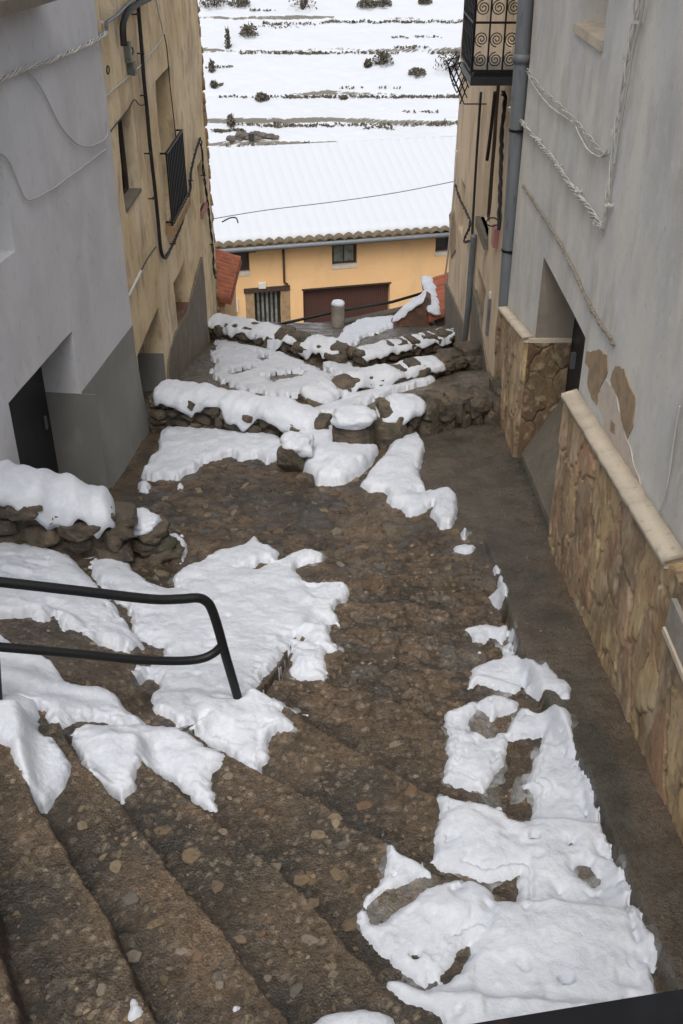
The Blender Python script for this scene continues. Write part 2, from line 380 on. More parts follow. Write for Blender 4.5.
C = mixc(C, (.17,.115,.068), rub*(cid > .55)*cob*.45*(1-smooth))
C = mixc(C, (.10,.10,.095), rub*(cid < .3)*cob*.6*(1-smooth))
C = mixc(C, (.040,.033,.026), rub*(1-cob)*.45*(1-smooth))
C = mixc(C, (.05,.042,.034), rub*sstep(.05,.4,fbm(GX*5, GY*9, 51, 5))*.7*(1-smooth)); C = mixc(C, (.20,.135,.08), rub*sstep(.15,.45,fbm(GX*7, GY*12, 52, 5))*.6*(1-smooth))
rel_extra = rub*.02*np.abs(fbm(GX*5, GY*8, 53, 5))
C = mixc(C, (.20,.145,.095), peb*.7*(1-smooth)*(.4+.6*_h(np.floor(gid*99), 0*gid, 3.)))
C = mixc(C, (.30,.235,.16), pe2*.6*(1-smooth)*(hid > .86))
k1, k2, kid = voro(GX*48, GY*48); C = mixc(C, (.26,.21,.15), (kid > .9)*sstep(.5,.3,k1)*.6*(GY < 6)*(1-.4*smooth)); C = mixc(C, (.035,.03,.025), (kid < .12)*sstep(.6,.3,k1)*.6*(GY < 6))
bc = np.array((.30,.235,.15))*(.75+.4*bigc[...,None]); C = C
Cs = np.zeros(GX.shape+(3,))+np.array((.128,.106,.080))
Cs = mixc(Cs, (.082,.078,.060), sstep(-.05, .4, fbm(GX*1.7, GY*1.7, 31, 4)))
Cs = mixc(Cs, (.15,.11,.075), sstep(1.5, 1.72, GX+.12*fbm(GX*3, GY*2, 41, 3))*.9*sstep(8.5,6.5,GY))
Cs = mixc(Cs, (.045,.054,.043), sstep(1.60, 1.70, GX-.08+.03*fbm(GX*3, GY*3, 43, 3))*.8)
C = C*(1-smooth[...,None])+Cs*smooth[...,None]
tan_ = zone([(330,535),(360,510),(400,500),(400,530),(370,548)], .12); C = mixc(C, (.20,.145,.095), tan_*.6)
wetp = zone([(270,480),(340,500),(330,540),(270,530),(230,500)], .15); C = mixc(C, (.06,.062,.06), wetp*.5)
C = mixc(C, (.26,.24,.21), sstep(9.5, 11.5, GY)*.25)
# contact shade and grime painted dark past each step edge; worn nosing lighter
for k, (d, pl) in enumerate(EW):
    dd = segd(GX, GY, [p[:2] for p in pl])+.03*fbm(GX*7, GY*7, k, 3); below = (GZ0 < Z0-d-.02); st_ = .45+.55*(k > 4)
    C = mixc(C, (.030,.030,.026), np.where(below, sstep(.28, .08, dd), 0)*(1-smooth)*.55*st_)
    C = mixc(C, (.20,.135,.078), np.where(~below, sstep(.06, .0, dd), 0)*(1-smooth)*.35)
GZ = GZ-rel_extra
for hp in [[(303,62),(318,43),(334,58),(345,85),(357,106),(332,112),(306,90)],[(128,432),(118,405),(160,375),(222,340),(240,362),(200,392),(155,428)],[(489,325),(520,325),(540,357),(520,366),(492,350)],[(325,200),(345,195),(360,225),(340,232)]]:
    C = mixc(C, (.30,.30,.29), zone(CR(300, 680, .5608, hp), .05)*(.55+.4*fbm(GX*9, GY*9, 71, 3)))
C = mixc(C, (.24,.24,.23), zone([(452,640),(462,655),(478,650),(490,665),(440,668)],.05)*.25)
C = C*.84+.09*C.mean(-1, keepdims=True)
V = np.stack([GX, GY, GZ], -1).reshape(-1, 3)
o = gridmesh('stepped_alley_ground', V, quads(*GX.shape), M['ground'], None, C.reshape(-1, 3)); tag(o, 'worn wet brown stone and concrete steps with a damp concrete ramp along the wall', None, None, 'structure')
M['pebble'] = mat('embedded_pebble', (.3,.24,.16), [((.5,.5,.5),40,.5,.62,.6,'MULTIPLY')], .8, .6, 60, 8, attr=True, bdist=.005)
def chips(name, items, label):
    V = []; F = []; Cc = []
    for (x, y, z, r1, r2, h, an, col, rr) in items:
        n = rr.randint(5, 8); b = len(V); ca, sa = math.cos(an), math.sin(an)
        rad = [rr.uniform(.72, 1.12) for _ in range(n)]; ang = sorted(2*math.pi*(k+rr.uniform(-.3, .3))/n for k in range(n))
        for lev, (sc, zz) in enumerate(((1.05, -.6), (1.0, .55), (.80, 1.0))):
            for k in range(n):
                u = r1*rad[k]*sc*math.cos(ang[k]); v = r2*rad[k]*sc*math.sin(ang[k]); V.append((x+u*ca-v*sa, y+u*sa+v*ca, z+h*zz*(1+.15*math.sin(k*2.1+an)))); Cc.append(col)
        V.append((x, y, z+h*1.03)); Cc.append(col)
        for l in range(2):
            for k in range(n): F.append((b+l*n+k, b+l*n+(k+1) % n, b+(l+1)*n+(k+1) % n, b+(l+1)*n+k))
        for k in range(n): F.append((b+2*n+k, b+2*n+(k+1) % n, b+3*n))
    me = bpy.data.meshes.new(name); me.from_pydata(V, [], F); a = me.color_attributes.new('Col', 'FLOAT_COLOR', 'POINT')
    a.data.foreach_set('color', np.concatenate([np.array(Cc), np.ones((len(Cc), 1))], 1).astype(np.float32).ravel())
    o = link(name, me, M['pebble']); return tag(o, label, 'stones', None, 'stuff')
rr = random.Random(42); items = []
PAL = [(.26,.19,.115),(.21,.155,.10),(.31,.24,.155),(.19,.17,.14),(.30,.25,.19),(.24,.15,.09)]
def slope_ok(x, y):
    a = sampleg(np.array([x-.03,x+.03,x,x]), np.array([y,y,y-.03,y+.03]), GZ0); return abs(a[0]-a[1]) < .035 and abs(a[2]-a[3]) < .035
for q, ((px, py), (a, b)) in enumerate(stones):
    c = np.array(cast(px, py)); ex = np.array(cast(px+a, py))-c; r1 = min(max(np.hypot(*ex), .02), .048); r2 = r1*rr.uniform(.55, .95)
    z = float(sampleg(np.array([c[0]]), np.array([c[1]]), GZ)[0]); items.append((c[0], c[1], z-.001, r1, r2, .005, rr.uniform(0, 3), tuple(.58*q_ for q_ in PAL[q % 6]), rr))
n_ = 0
while n_ < 650:
    x = rr.uniform(-1.9, 1.15); y = rr.uniform(6.0, 9.6)
    if x > float(xb(y))-.05 or (y > 7.5 and x > .55): continue
    z = float(sampleg(np.array([x]), np.array([y]), GZ)[0]); r1 = rr.choice([.015,.02,.03,.045,.06])*rr.uniform(.8, 1.2)
    cl = rr.choice(PAL); f = rr.uniform(.28, .6); items.append((x, y, z-.002, r1, r1*rr.uniform(.35, .8), rr.uniform(.003,.012), rr.uniform(0, 6), tuple(q_*f for q_ in cl), rr)); n_ += 1
n_ = 0
while n_ < 1500:
    x = rr.uniform(-2.2, 1.5); y = 1.9+5.3*rr.random()**1.5
    if x > float(xb(y)) and rr.random() < .8: continue
    if not slope_ok(x, y): continue
    z = float(sampleg(np.array([x]), np.array([y]), GZ)[0]); r1 = rr.choice([.007,.009,.011,.014,.018,.026])*rr.uniform(.8, 1.3)
    if r1 > .02 and rr.random() < .5: continue
    cl = rr.choice(PAL); f = rr.uniform(.35, .85); items.append((x, y, z, r1, r1*rr.uniform(.5, .95), min(.006, r1*.3), rr.uniform(0, 6), tuple(q_*f for q_ in cl), rr)); n_ += 1
chips('embedded_stones', items, 'pale angular stones and grit set in the concrete of the steps')
# coarse skirt: terrace below the camera, sides, slope to lower street
def sheet(name, x0, x1, y0, y1, n, m, fz, material, label):
    X, Y = np.meshgrid(np.linspace(x0, x1, n), np.linspace(y0, y1, m)); Z = fz(X, Y)
    q = quads(m, n); o = gridmesh(name, np.stack([X, Y, Z], -1).reshape(-1, 3), q, material, None, np.tile(np.array([[.11,.09,.065]]), (n*m, 1)))
    tag(o, label, None, None, 'structure'); return o
sheet('terrace', -4, 2.4, -6, .42, 30, 30, lambda X, Y: X*0+Z0-1.68, M['ground'], 'upper terrace paving behind the black rail')
sheet('side_path', -6.5, -2.985, .4, 20, 40, 160, lambda X, Y: ground_z(X*0-3.0, Y)+.0*X+(X+3)*-.12, M['ground'], 'side path ground left of the steps')
sheet('lower_street', -40, 40, 19.0, 62, 60, 80, lambda X, Y: np.where((abs(X) < 1.9) & (Y < 20.2), -3, 0)*1.+(Z0-7.7)+np.interp(Y-19.4, [0,.3,3,22,27,60], [-2.6,-3.1,-4.2,-9.8,-10.6,-11]), M['ground'], 'snowy lower street and bank beyond the far parapet')

# ------------------------------------------------------------------ snow lying on the ground
def blur(Z, ry, rx, it=2):
    for _ in range(it):
        for ax, r in ((0, ry), (1, rx)):
            if r < 1: continue
            P = np.pad(Z, [(r+1, r) if a == ax else (0, 0) for a in (0, 1)], mode='edge'); Cc = np.cumsum(P, axis=ax)
            Z = (np.take(Cc, range(2*r+1, Cc.shape[ax]), ax)-np.take(Cc, range(0, Cc.shape[ax]-2*r-1), ax))/(2*r+1)
    return Z
GD = GZ.copy()
for _ in range(2):                       # snow stands a little proud of every riser it hangs over
    P_ = np.pad(GD, 1, mode='edge'); GD = np.maximum.reduce([P_[1:-1,1:-1], P_[:-2,1:-1], P_[2:,1:-1], P_[1:-1,:-2], P_[1:-1,2:]])
GB = np.maximum(blur(GD, 2, 2), GZ+.004); GSM = np.minimum(np.maximum(GB, blur(GZ0, 6, 6)), GB+.05); GB = blur(GSM, 1, 1)
def snow(name, label, polys, holes=(), T=.06, w=.06, rag=.02, pits=0., lift=0.03, lum=.012, slush=False):
    sd = np.full(GX.shape, -1.)
    for p in polys:
        P = [cast(*q, lift=lift*.6) for q in p]; a = np.array(P); pad = .2
        r = (gy > a[:,1].min()-pad) & (gy < a[:,1].max()+pad); c = (gx > a[:,0].min()-pad) & (gx < a[:,0].max()+pad)
        ri, ci = np.ix_(r, c); sd[ri, ci] = np.maximum(sd[ri, ci], sdist(GX[ri, ci], GY[ri, ci], P))
    for p in holes:
        P = [cast(*q, lift=lift*.6) for q in p]; a = np.array(P); pad = .3
        r = (gy > a[:,1].min()-pad) & (gy < a[:,1].max()+pad); c = (gx > a[:,0].min()-pad) & (gx < a[:,0].max()+pad)
        ri, ci = np.ix_(r, c); sd[ri, ci] = np.minimum(sd[ri, ci], -sdist(GX[ri, ci], GY[ri, ci], P)+.004)
    sc = 1+.06*np.clip(GY-6, 0, 20)
    sd = np.clip(sd, -.25, .25); sd = .5*sd+.5*blur(sd, 3, 3, 2)
    sd = sd+rag*sc*(1.15*fbm(GX*8/sc, GY*8/sc, 3, 3)+.75*fbm(GX*24/sc, GY*24/sc, 5, 3)+.25*fbm(GX*60, GY*60, 6, 2))-.10*rag
    if pits:
        sd = np.where(sd > .05, sd-pits*.11*sstep(.52, .66, fbm(GX*9, GY*9, 77, 2)*.5+.5), sd)
        p1, p2, pid = voro(GX*8+.4*fbm(GX*7, GY*7, 5, 2), GY*8); rp = .10+.16*((pid*7.3) % 1); pit = (pid > .86)*sstep(rp+.10, rp-.02, p1)*(pits > .3)

    w = w*np.clip(1.3+1.5*fbm(GX*3.5, GY*3.5, 23, 3), .45, 2.8); q_ = np.clip(sd/w, 0, 1)
    t = T*(q_*(2-q_))**np.where(GY < 6, .75, .6)
    t = t+np.clip(sd, 0, .15)*.10
    t = t*(1+.22*fbm(GX*5, GY*5, 12, 3))+np.clip(t/T, 0, 1)*(lum*.9*fbm(GX*8, GY*8, 13, 3)+.003*fbm(GX*45, GY*45, 15, 2))
    if pits:
        e_ = (sd > .05); t = np.where(e_, t-pit*np.where(pid > .93, .11, .008+.2*t), t)
        dm = sstep(.15, .55, fbm(GX*4.5, GY*4.5, 66, 3)); t = np.where(e_, t*(1-.35*dm), t)
    t = np.where(sd < 0, np.maximum(sd*.9, -.05), t)
    wg = sstep(-.018, .020, sd); Z = GB*wg+(GZ0-.012)*(1-wg)+t; Z = np.where(sd > .0, np.maximum(Z, GZ+.002+.2*t), Z)
    if slush:
        ss = sd-.008+.085*fbm(GX*6, GY*6, 31, 4); zs = GZ+np.clip(ss*.35, -.03, .007)+.0015*fbm(GX*30, GY*30, 4, 2); kk = ((ss > -.03) & (sd < .05)).ravel()
        Qs = quads(*GX.shape); Qs = Qs[kk[Qs].all(1)]; us_ = np.unique(Qs); m_ = np.full(kk.size, -1); m_[us_] = np.arange(len(us_))
        o = gridmesh('slush', np.stack([GX, GY, zs], -1).reshape(-1, 3)[us_], m_[Qs], M['slush']); tag(o, 'wet grey slush fringing the '+label, 'slush', None, 'stuff')
    keepv = sd > -.035
    if not keepv.any(): return
    Q = quads(*GX.shape); kv = keepv.ravel(); kf = kv[Q].all(1); Q = Q[kf]
    used = np.unique(Q); mp = np.full(kv.size, -1); mp[used] = np.arange(len(used))
    V = np.stack([GX, GY, Z], -1).reshape(-1, 3)[used]
    o = gridmesh(name, V, mp[Q], M['snow']); tag(o, label, 'snow', None, 'stuff'); return o
c3 = lambda p: CR(300, 680, .5608, p)
main = c3([(265,97),(250,82),(258,55),(300,40),(345,24),(392,38),(388,55),(352,62),(346,75),(366,102),(369,76),(395,50),(430,66),(465,45),(482,55),(490,100),(505,150),(524,180),
 (535,240),(550,290),(570,330),(578,370),(610,420),(647,482),(640,500),(615,505),(635,552),(640,640),(600,760),(300,760),(255,640),(250,602),(200,577),(150,545),(155,530),(190,540),(228,558),(215,546),(180,520),
 (140,490),(110,455),(99,420),(110,385),(150,345),(160,295),(182,315),(222,318),(224,335),(240,362),(262,358),(292,358),(332,372),(360,392),(384,396),(392,345),(350,366),(330,366),(290,345),(233,327),(240,300),(246,250),(239,204),(290,213),(330,222),(325,200),(280,190),(248,180),(258,150),(262,125)])
mh = [c3([(303,62),(318,43),(334,58),(345,85),(357,106),(332,112),(306,90)]),
 c3([(368,104),(402,98),(436,96),(426,130),(413,165),(398,190),(362,226),(338,216),(325,200),(346,185),(364,150)]),
 c3([(338,222),(360,228),(400,196),(418,200),(415,255),(372,247)]),
 c3([(128,432),(118,405),(160,375),(222,340),(240,362),(200,392),(155,428)]),
 c3([(330,368),(386,348),(390,396),(352,390)]),
 c3([(285,470),(320,455),(303,490),(268,540),(222,552),(243,530),(275,500)]),
 c3([(489,325),(520,325),(540,357),(520,366),(492,350)]), c3([(530,307),(552,307),(552,319),(534,319)]),
 c3([(455,372),(472,372),(475,392),(457,393)]), c3([(492,135),(512,140),(508,160),(495,158)]), c3([(468,288),(490,286),(488,304),(470,303)])]
snow('snow_patch', 'large melting snow patch with footprint holes on the right side of the steps', [main], mh, T=.042, w=.06, rag=.020, pits=.42, lum=.014, slush=True)
cA = lambda p: CR(340, 440, .502, p)
snow('snow_patch', 'small thin scraps of snow trailing above the large footprinted patch', [
 cA([(250,492),(265,455),(300,436),(322,432),(318,410),(342,408),(347,430),(365,440),(400,447),(410,430),(422,455),(440,475),(464,490),(463,512),(440,512),(430,495),(397,512),(373,502),(370,480),(350,502),(310,502),(278,487),(256,496)]),
 cA([(243,372),(290,362),(330,374),(345,364),(354,376),(347,402),(335,385),(322,402),(300,388),(275,404),(262,386)]),
 cA([(302,246),(320,250),(336,290),(340,322),(326,322),(290,312),(290,304),(316,300),(306,270)]),
 cA([(216,212),(240,206),(277,210),(258,224),(225,222)]), cA([(238,184),(246,176),(260,180),(252,200),(242,198)]), cA([(291,205),(302,207),(301,215),(292,214)]),
 cA([(272,418),(288,416),(288,430),(274,432)])], T=.024, w=.035, rag=.018, slush=True)
cB = lambda p: CR(270, 360, .381, p)
snow('snow_patch', 'tongue of snow spilling down from the rock ledge in the middle', [
 cB([(325,168),(392,168),(387,200),(412,225),(402,260),(387,290),(407,345),(375,356),(435,350),(472,333),(492,360),(497,400),(472,437),(445,442),(418,405),(438,368),(402,397),(370,412),(343,387),(310,377),(298,342),(265,347),(233,327),(270,285),(310,235),(326,195)]),
 cB([(500,448),(522,444),(524,455),(512,472),(502,468)])], T=.07, w=.06, rag=.022)
snow('snow_patch', 'smooth thick snow draped between the boulders in the middle', [
 cB([(60,200),(100,180),(160,185),(215,235),(290,235),(270,270),(235,302),(190,327),(120,328),(88,292),(85,270),(58,250)])], T=.13, w=.12, rag=.012)
cC = lambda p: CR(130, 400, .293, p)
snow('snow_patch', 'trodden snow lying in front of the long snow capped wall', [
 cC([(128,52),(158,56),(152,108),(185,83),(250,80),(290,80),(340,90),(400,90),(440,80),(500,120),(545,158),(525,192),(470,212),(430,195),(380,207),(340,190),(290,207),(245,212),(235,237),(190,252),(160,272),(110,272),(60,272),(33,265),(40,235),(90,180),(110,120)]),
 cC([(18,292),(45,280),(72,288),(72,312),(25,318)]), cC([(155,290),(180,286),(182,296),(160,297)])], T=.07, w=.06, rag=.03, lum=.022)
cD = lambda p: CR(0, 440, .5124, p)
snow('snow_patch', 'broad snow patch beside the railing post at the head of the steps', [
 cD([(340,272),(355,250),(385,245),(430,215),(478,207),(495,188),(537,215),(540,240),(560,225),(600,212),(640,223),(628,238),(580,247),(592,280),(640,283),(683,285),(674,315),(650,330),(667,362),(640,355),(645,385),(670,412),(640,412),(636,467),(558,462),(570,440),(560,415),(578,385),(530,450),(488,492),(520,500),(560,518),(626,530),(545,520),(572,545),(577,560),(530,575),(500,642),(440,602),(368,570),(400,540),(345,557),(298,527),(305,480),(290,455),(260,462),(260,440),(310,432),(320,405),(275,395),(255,370),(255,340),(240,318),(210,310),(180,265),(158,228),(220,218),(250,232),(262,262),(300,287),(350,293)])],
 [cD([(455,255),(495,245),(520,236),(545,243),(500,256)]), cD([(575,385),(590,382),(592,392),(577,398)])], T=.055, w=.06, rag=.028, lum=.016, pits=.2, slush=True)
cE = lambda p: CR(0, 680, .5124, p)
snow('snow_patch', 'two lobed snow patch lying across the upper left steps', [
 cE([(130,102),(165,90),(210,93),(250,96),(262,88),(300,92),(345,95),(400,120),(437,145),(420,170),(405,187),(420,215),(422,264),(380,235),(330,195),(273,150),(270,190),(262,215),(240,242),(215,220),(180,180),(150,140)])], T=.045, w=.055, rag=.024, pits=.1)
snow('snow_patch', 'narrow snow tongue on the leftmost steps at the photo edge', [
 cE([(-60,60),(-10,25),(50,12),(72,40),(82,75),(76,95),(110,120),(135,155),(126,195),(105,237),(92,264),(60,215),(30,165),(5,120),(-60,100)])], T=.05, w=.06, rag=.022)
snow('snow_patch', 'pointed snow bank just behind the railing foot', [
 cD([(-80,370),(0,385),(20,397),(30,415),(80,425),(115,450),(125,480),(200,490),(240,518),(288,552),(230,561),(205,545),(150,545),(105,556),(75,522),(40,512),(-80,520)])], T=.06, w=.06, rag=.022, pits=.15)
snow('snow_patch', 'wide sloping snow bank under the near left snow capped wall', [
 cD([(-80,130),(0,140),(60,145),(105,175),(135,215),(175,270),(215,320),(282,405),(250,413),(200,400),(175,385),(160,372),(140,366),(120,385),(105,342),(85,357),(60,342),(0,345),(-80,345)])], T=.075, w=.07, rag=.028, lum=.02, pits=.2)
snow('snow_patch', 'tiny leftover bits of snow beside the layered rock', [
 cD([(322,185),(345,183),(367,205),(352,242),(335,217)]), cD([(348,178),(356,176),(358,184),(350,184)]), cE([(250,610),(268,608),(285,650),(262,668),(245,655)]), cE([(450,625),(470,624),(478,638),(455,650),(446,640)]), cE([(380,602),(392,602),(392,612),(381,612)])], T=.035, w=.04, rag=.014)
snow('snow_patch', 'low mound of snow at the very bottom edge of the photo', [[(330,1012),(365,1008),(395,1014),(410,1060),(300,1070),(300,1030)]], T=.04, w=.05, rag=.012)
snow('snow_patch', 'patchy trodden snow covering the far path between the zigzag walls', [
 [(214,352),(222,338),(248,338),(272,352),(300,362),(335,378),(328,392),(300,398),(270,396),(240,388),(212,380)],
 [(325,365),(352,362),(372,372),(355,376),(330,376)]], [[(262,378),(300,372),(306,377),(270,384)],[(228,372),(250,368),(252,372),(232,377)],[(255,352),(275,360),(262,363)]], T=.05, w=.06, rag=.07, lum=.02)
snow('snow_patch', 'snow at the foot of the middle zigzag wall', [[(303,405),(318,392),(370,384),(428,368),(436,380),(385,396),(352,410),(330,416),(308,416)]], T=.07, w=.07, rag=.03)
snow('snow_patch', 'thin snow on the far landing below the parapet', [[(330,345),(345,328),(385,316),(398,318),(393,328),(368,336),(350,350)],[(398,350),(420,345),(420,349),(402,353)]], T=.04, w=.06, rag=.05)

# ------------------------------------------------------------------ dry stone walls with snow caps
def blob(mb, c, r, seed, sub=None, squash=(1,1,1), rot=0., amp=.22, boxy=.5, nn=9, freq=2.2):
    nu, nv = nn*2, nn; V = []; cr, sr = math.cos(rot), math.sin(rot)
    for j in range(nv+1):
        ph = math.pi*j/nv
        for i in range(nu):
            th = 2*math.pi*i/nu
            d = Vector((math.sin(ph)*math.cos(th), math.sin(ph)*math.sin(th), math.cos(ph)))
            m = max(abs(d.x), abs(d.y), abs(d.z)); s = (1-boxy)+boxy/m
            s *= 1+amp*mnoise.noise(d*freq*.6+Vector((seed*3.7, seed*1.3, 0)))+amp*.4*mnoise.noise(d*freq*2.3+Vector((seed, 9, 0)))
            p = Vector((d.x*squash[0], d.y*squash[1], d.z*squash[2]))*r*s
            V.append((c[0]+p.x*cr-p.y*sr, c[1]+p.x*sr+p.y*cr, c[2]+p.z))
    F = [(j*nu+i, (j+1)*nu+i, (j+1)*nu+(i+1) % nu, j*nu+(i+1) % nu) for j in range(nv) for i in range(nu)]
    mb.add(V, F)
def rock(mb, c, seed, squash, rot=0., nn=8):
    rnd = random.Random(int(seed*1000)); nu, nv = nn*2, nn; cr, sr = math.cos(rot), math.sin(rot)
    PL = [(Vector(a).normalized(), rnd.uniform(.62, .82)) for a in ((1,.1,.1),(-1,.1,0),(.1,1,0),(0,-1,.1),(.1,0,1),(0,.1,-1))]
    for k in range(9): PL.append((Vector((rnd.gauss(0,1), rnd.gauss(0,1), rnd.gauss(0,1))).normalized(), rnd.uniform(.66, .95)))
    V = []
    for j in range(nv+1):
        ph = math.pi*j/nv
        for i in range(nu):
            th = 2*math.pi*i/nu+.2*rnd.random(); d = Vector((math.sin(ph)*math.cos(th), math.sin(ph)*math.sin(th), math.cos(ph)))
            q = 1.25
            for n_, h_ in PL:
                t = n_.dot(d)
                if t > .05: q = min(q, h_/t)
            q *= 1+.07*mnoise.noise(d*3.1+Vector((seed, 0, 0))); p = Vector((d.x*squash[0], d.y*squash[1], d.z*squash[2]))*q*1.22
            V.append((c[0]+p.x*cr-p.y*sr, c[1]+p.x*sr+p.y*cr, c[2]+p.z))
    mb.add(V, [(j*nu+i, (j+1)*nu+i, (j+1)*nu+(i+1) % nu, j*nu+(i+1) % nu) for j in range(nv) for i in range(nu)])
def snowcap(pts, wid, th, seed, parent, drop=.12, name='snow_cap', gaps=0., side=0.):
    # tube-like draped cap; pts = centre line on top of the stones; drop lets it hang down the camera side
    P = smoothpath(pts, 10); n = len(P); ns = 24; L = [0]
    # resample evenly
    ds = [0]
    for a, b in zip(P[:-1], P[1:]): ds.append(ds[-1]+(b-a).length)
    m = max(8, int(ds[-1]/.022)); Q = []
    for q in np.linspace(0, ds[-1], m):
        k = min(int(np.searchsorted(ds, q, 'right'))-1, n-2); t = (q-ds[k])/max(ds[k+1]-ds[k], 1e-9); Q.append((P[k].lerp(P[k+1], t), q))
    V = []; 
    for i, (p, q) in enumerate(Q):
        a = Q[max(i-1, 0)][0]; b = Q[min(i+1, m-1)][0]; d = (b-a); d.z = 0; d.normalize(); nrm = Vector((d.y, -d.x, 0))
        if nrm.y > 0: nrm = -nrm           # towards the camera
        e = min(q, ds[-1]-q)/.12; cap = math.sqrt(max(0., 1-(1-min(e, 1))**2))*.96+.04
        wl = wid*.5*(1+.25*mnoise.noise(Vector((q*3.1, seed, 0)))+.15*mnoise.noise(Vector((q*9, seed, 4))))*cap
        hh = th*(1+.45*mnoise.noise(Vector((q*2.4, seed, 7)))+.2*mnoise.noise(Vector((q*8, seed, 2))))*cap
        if gaps: hh *= max(.25, min(1., 1.1-gaps*max(0, mnoise.noise(Vector((q*3, seed, 17))))*3))
        dr = drop*max(0, .5+1.3*mnoise.noise(Vector((q*3.2, seed, 11)))+.7*mnoise.noise(Vector((q*9, seed, 3))))*cap
        for k in range(ns):
            t = 2*math.pi*k/ns; cx_, sz = math.cos(t), math.sin(t)
            x = wl*(abs(cx_)**.75)*math.copysign(1, cx_); z = hh*(abs(sz)**.8)*math.copysign(1, sz) if sz > 0 else sz*.02
            if cx_ > .15: # camera side hangs down
                z -= dr*((cx_-.15)/.85)**1.1*(1 if sz <= .35 else .55); x += .02*(cx_)
            v = p+nrm*x+Vector((0, 0, z))
            v += Vector((0,0,1))*.030*mnoise.noise(v*5)+nrm*.045*mnoise.noise(v*4.3+Vector((5,0,0)))+Vector((0,0,1))*.014*mnoise.noise(v*13)+nrm*.012*mnoise.noise(v*15)+Vector((0,0,1))*.005*mnoise.noise(v*30)
            V.append(v)
    F = [(i*ns+k, i*ns+(k+1) % ns, (i+1)*ns+(k+1) % ns, (i+1)*ns+k) for i in range(m-1) for k in range(ns)]
    F += [tuple(range(ns-1, -1, -1)), tuple((m-1)*ns+k for k in range(ns))]
    mb = MB(); mb.add(V, F); return mb.build(name, M['snow'], parent, True)
def gz(x, y): return float(sampleg(np.array([x]), np.array([y]), GZ0)[0])
def stone_wall(label, tops, width, height, seed, snowy=True, thick=.09, drop=.14, group='low dry stone walls zigzagging down the alley', snow_rng=None, size=.13, upright=False, gaps=0.):
    pts = [Vector(on_d(*t)) for t in tops]
    mid = pts[len(pts)//2]; root = empty('low_stone_wall', (mid.x, mid.y, mid.z-height), label, 'stone wall', group)
    P = smoothpath([p-Vector((0,0,thick*.6 if snowy else 0)) for p in pts], 8); rnd = random.Random(seed)
    ds = [0]
    for a, b in zip(P[:-1], P[1:]): ds.append(ds[-1]+(b-a).length)
    mb = MB(); 
    def at(q):
        k = min(int(np.searchsorted(ds, q, 'right'))-1, len(P)-2); t = (q-ds[k])/max(ds[k+1]-ds[k], 1e-9)
        d = (P[k+1]-P[k]); d.z = 0; d.normalize(); return P[k].lerp(P[k+1], t), d
    # core so that no light shows through
    cv = []; nsg = 16
    for i in range(nsg+1):
        p, d = at(ds[-1]*(.02+.96*i/nsg)); nr = Vector((-d.y, d.x, 0)); w = width*.36
        for (s, z) in ((-1, -height-.5), (1, -height-.5), (1, -.05), (-1, -.05)): cv.append(p+nr*s*w+Vector((0,0,z)))
    F = [(i*4+k, i*4+(k+1) % 4, (i+1)*4+(k+1) % 4, (i+1)*4+k) for i in range(nsg) for k in range(4)]+[(3,2,1,0), tuple(nsg*4+k for k in range(4))]
    mb.add(cv, F)
    z = -height-.25
    while z < .0:
        rowh = size*rnd.uniform(.6, .95)*(1.3 if upright else 1); q = -size*.3
        while q < ds[-1]:
            L = size*rnd.uniform(.8, 1.9)*(.75 if upright else 1); p, d = at(min(max(q+L/2, 0), ds[-1])); nr = Vector((-d.y, d.x, 0))
            for s in (-1, 1):
                off = width*.5*rnd.uniform(.75, 1.05)-size*.35
                c = p+nr*s*off+Vector((0,0,min(z+rowh/2, -rowh*.35)))
                rock(mb, c, rnd.uniform(0, 99), (L*.5*rnd.uniform(.85,1.1), size*.62*rnd.uniform(.85,1.25), rowh*.52*rnd.uniform(.85,1.15)), math.atan2(d.y, d.x)+rnd.uniform(-.3,.3))
            q += L
        z += rowh
    q = 0
    while q < ds[-1]:                       # coping stones
        L = size*rnd.uniform(1.1, 2.2)*(.75 if upright else 1); p, d = at(min(q+L/2, ds[-1]))
        hh = size*rnd.uniform(.28, .5)*(1.3 if upright else 1)
        rock(mb, p+Vector((0,0,-hh*.35+rnd.uniform(-.02,.06))), rnd.uniform(0, 99), (L*.53, width*.5*rnd.uniform(.8,1.1), hh*rnd.uniform(.8,1.25)), math.atan2(d.y, d.x)+rnd.uniform(-.2,.2), nn=10)
        q += L
    mb.build('stones', M['stone'], root, False)
    if snowy:
        rngs = snow_rng or [(0, 1)]
        for a, b in rngs:
            pp = []
            for t in np.linspace(a, b, 9):
                p, d = at(ds[-1]*t); pp.append(p+Vector((0,0,.01)))
            snowcap(pp, width*1.12, thick, seed+a*7, root, drop, gaps=gaps)
    return root
stone_wall('short near left stone wall under a thick pillow of snow', [(-14,470,3.88),(10,476,3.92),(60,489,4.06),(116,506,4.26)], .42, .42, 3, thick=.16, drop=.16, size=.2)
stone_wall('long stone wall by the ochre door capped with a loaf of snow', [(156,386,4.86),(200,392,4.86),(260,404,4.88),(322,418,4.95)], .36, .45, 5, thick=.10, drop=.15, size=.15)
stone_wall('bare upright slate wall against the right drainpipe with snow on its left end', [(376,412,4.78),(402,404,4.74),(440,395,4.74),(508,388,4.74)], .36, .5, 8, thick=.09, drop=.05, size=.21, upright=True, snow_rng=[(.0,.36)])
stone_wall('middle slanting stone wall with scalloped snow on top', [(306,396,5.35),(345,381,5.36),(395,368,5.38),(440,358,5.42)], .32, .4, 13, thick=.065, drop=.12, size=.16, gaps=.5)
stone_wall('far left stone wall crumbling under snow toward the orange house', [(210,317,6.42),(250,325,6.42),(300,337,6.42),(344,348,6.42)], .42, .5, 21, thick=.075, drop=.17, size=.2, gaps=.5)
